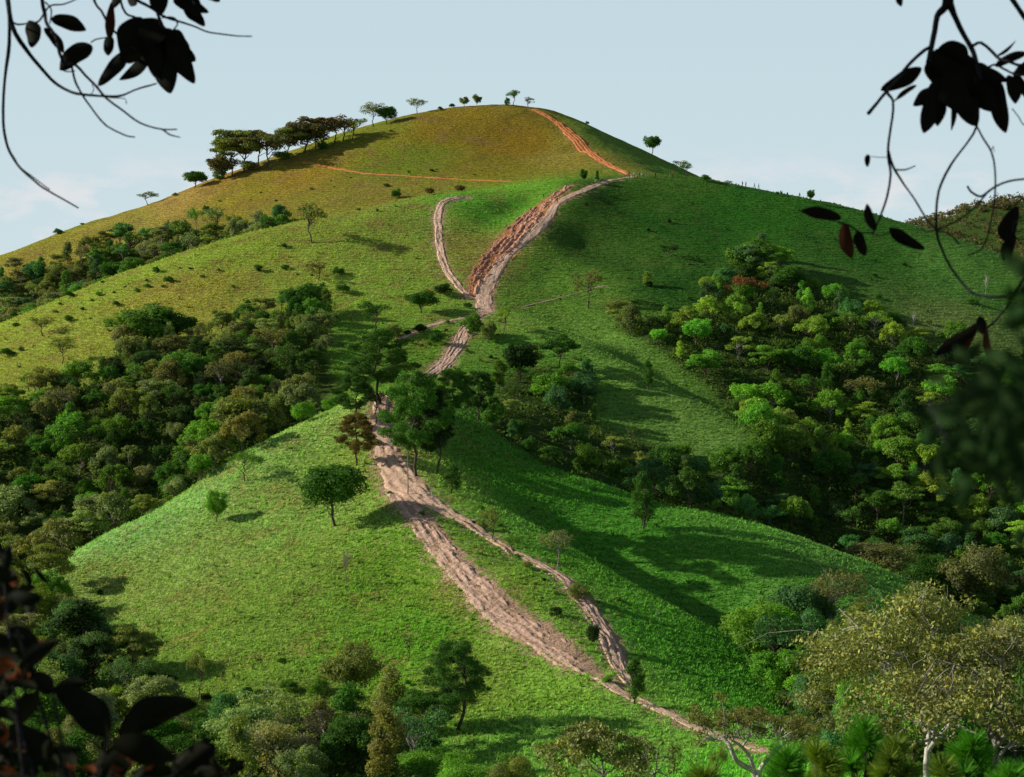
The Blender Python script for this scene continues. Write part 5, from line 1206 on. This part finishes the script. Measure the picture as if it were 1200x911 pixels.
def motorbike(px, py, tank, label, rz, ya=500, yb_=560):
    g = ground(px, py, ya, yb_); e = empty('motorbike', (g.x, g.y, H(g.x, g.y) + .05), rz); tag(e, label, 'motorbike', 'motorbikes parked on the saddle')
    for x in (-.62, .66):
        w = Mesh(); torus(w, (x, 0, .31), .26, .05); o = link('wheel', w.build('wheel', RUB, True), e)
        s = Mesh()
        for i in range(6): tube(s, [(x, 0, .31), (x + .25 * math.cos(i * PI / 3), 0, .31 + .25 * math.sin(i * PI / 3))], [.012, .008], 4)
        link('rim', s.build('rim', STL), o)
    f = Mesh()
    for pl in ([(.66,.07,.31),(.42,.07,.92)], [(.66,-.07,.31),(.42,-.07,.92)], [(.42,0,.86),(.1,0,.42),(-.15,0,.36),(-.62,.06,.31)], [(.42,0,.86),(-.05,0,.74),(-.62,0,.78)], [(-.15,0,.36),(-.1,0,.74)], [(-.62,.08,.31),(-.35,.08,.74)]): tube(f, pl, [.025] * len(pl), 6)
    blob(f, (.02, 0, .42), (.20, .1, .15)); link('frame', f.build('frame', STL, True), e)
    q = Mesh(); blob(q, (.18, 0, .80), (.24, .1, .12)); link('tank', q.build('tank', CLO[tank], True), e)
    q = Mesh(); blob(q, (-.30, 0, .82), (.36, .1, .07)); link('seat', q.build('seat', RUB, True), e)
    q = Mesh(); tube(q, [(.30,.36,1.03),(.40,.2,1.05),(.42,0,.96),(.40,-.2,1.05),(.30,-.36,1.03)], [.018] * 5, 6); link('handlebar', q.build('handlebar', STL, True), e)
    q = Mesh(); blob(q, (.50, 0, .88), (.09, .1, .09)); link('headlight', q.build('headlight', CLO['grey'], True), e)
motorbike(706, 214, 'dark', 'dark motorbike parked on the saddle, nearer the standing person', .2); motorbike(710, 215, 'blue', 'dark motorbike parked on the saddle, the right one of two', -.5)
plant('round', 3, 'f', 'b', tuple(ground(684, 214, 505, 560)), 4.2, 2.6, DG, 'small dark tree on the saddle left of the motorbikes'); plant('tall', 1, 'f', 'b', tuple(ground(700, 213, 505, 560)), 3.4, 1.3, DG, 'narrow little tree directly behind the motorbikes')

# wooden pole and forked stump beside the knoll path
g = ground(478, 581, 245, 275); e = empty('wooden_pole', (g.x, g.y, g.z)); tag(e, 'thin upright wooden pole standing left of the tallest pine', 'pole')
m_ = Mesh(); hh = 52 * g.y / FPX; tube(m_, [(0, 0, -.3), (.02, 0, hh * .3), (-.02, 0, hh * .7), (.02, 0, hh)], [.10, .09, .08, .07], 9); link('post', m_.build('post', M_GREYBARK, True), e)
m_ = Mesh(); tube(m_, [(-.22, -.09, hh * .45), (.22, -.09, hh * .45)], [.05, .05], 6); link('crossbar', m_.build('crossbar', M_GREYBARK, True), e)
g = ground(507, 584, 245, 275); m_ = Mesh(); tube(m_, [(0, 0, -.2), (0, 0, .35), (-.18, 0, .7), (-.2, .02, 1.05)], [.13, .11, .08, .05], 8); tube(m_, [(0, 0, .3), (.15, 0, .6), (.14, 0, .85)], [.09, .06, .04], 8); tube(m_, [(0, 0, .02), (.4, -.1, .12), (.75, -.1, .02)], [.08, .06, .03], 7)
o = link('forked_stump', m_.build('forked_stump', M_WHITEBARK, True)); o.location = g; tag(o, 'pale forked dead stump on the track right of the wooden pole', 'stump')

# ================================================================== GRASS TUFTS (stuff)
R = np.random.default_rng(99); N_ = 230000
px = R.uniform(-10, 1210, N_); py = R.uniform(120, 925, N_)
y = R.uniform(150, 560, N_) ; y = 150 + (y - 150) * R.random(N_) ** .55
x = (px - CX) / FPX * y; z = hgt(x, y)
def samp(G): 
    i = np.clip(np.searchsorted(XS, x) - 1, 0, NXg - 2); j = np.clip(np.searchsorted(YS, y) - 1, 0, NYg - 2); return G.reshape(NYg, NXg)[j, i]
dv = samp(dirt); wv_ = samp(wood); keep = (R.random(N_) > dv * 1.25) & (wv_ < .5)
x, y, z, dv = x[keep], y[keep], z[keep], dv[keep]; n = len(x)
tc_ = tint.reshape(NYg, NXg, 3)[np.clip(np.searchsorted(YS, y) - 1, 0, NYg - 2), np.clip(np.searchsorted(XS, x) - 1, 0, NXg - 2)]
k = 5; big_ = (R.random(n) < .018) & (fbm(x / 9, y / 9, 2, 300) > -.1); s = (R.uniform(.16, .42, n) * (1 + .5 * (y - 150) / 350) * np.where(big_, 2.1, 1.0))[:, None]
az = R.random((n, k)) * 2 * PI; r = s * R.uniform(.3, .8, (n, k)); hh = s * R.uniform(.5, 1.0, (n, k))
tipx = x[:, None] + np.cos(az) * r; tipy = y[:, None] + np.sin(az) * r; tipz = z[:, None] + hh
wx = -np.sin(az) * s * .22; wy = np.cos(az) * s * .22
bz = (z - .06)[:, None] + 0 * az
V = np.stack([np.stack([x[:, None] - wx, y[:, None] - wy, bz], -1), np.stack([x[:, None] + wx, y[:, None] + wy, bz], -1), np.stack([tipx, tipy, tipz], -1)], 2).reshape(-1, 3)
cc = np.repeat(tc_ * (R.uniform(.8, 1.6, n) * np.where(big_, .6, 1.0))[:, None] * np.array([1.0, 1.0, .9]), k * 3, axis=0)
t = NT('grass_blades'); ca = t.n('ShaderNodeAttribute', attribute_name='tint').outputs['Color']
d = t.n('ShaderNodeBsdfPrincipled', {'Base Color': ca, 'Roughness': .8, 'Specular IOR Level': .1}).outputs[0]; tr_ = t.n('ShaderNodeBsdfTranslucent', {'Color': ca}).outputs[0]
M_BLADE = t.end(t.n('ShaderNodeMixShader', {0: .35, 1: d, 2: tr_}).outputs[0])
me = np_mesh('grass_tufts', V, np.arange(n * k * 3).reshape(-1, 3), M_BLADE, attrs={'tint': ('FLOAT_COLOR', cc)})
tag(link('grass_tufts', me), 'rough tufts of pasture grass covering the hill slopes', 'grass', kind='stuff')

# far-off wood on the hill behind the right shoulder: reads as one mass
R = np.random.default_rng(123); fw = Mesh(); c_ = 0
while c_ < 1500:
    x = R.uniform(240, 620); y = R.uniform(1060, 1330); z = H(x, y)
    if z < -45: continue
    c_ += 1; rr = R.uniform(2.5, 5.0); leaves(fw, (x, y, z + rr * .7), (rr, rr, rr * .8), 46, 1.7, R, cv=R.random(), fill=.5)
o = link('distant_wood', fw.build('distant_wood', M_LEAF)); o.color = (.13, .115, .06, 1)
tag(o, 'brownish wood covering the distant hill behind the right ridge', 'wood', kind='stuff')
print('COUNTS', {k: sum(1 for o in bpy.data.objects if o.name.split('.')[0] == k and o.type == 'EMPTY') for k in ('broadleaf_tree', 'domed_tree', 'umbrella_tree', 'sparse_tree', 'slender_tree', 'shrub', 'pine_tree')})
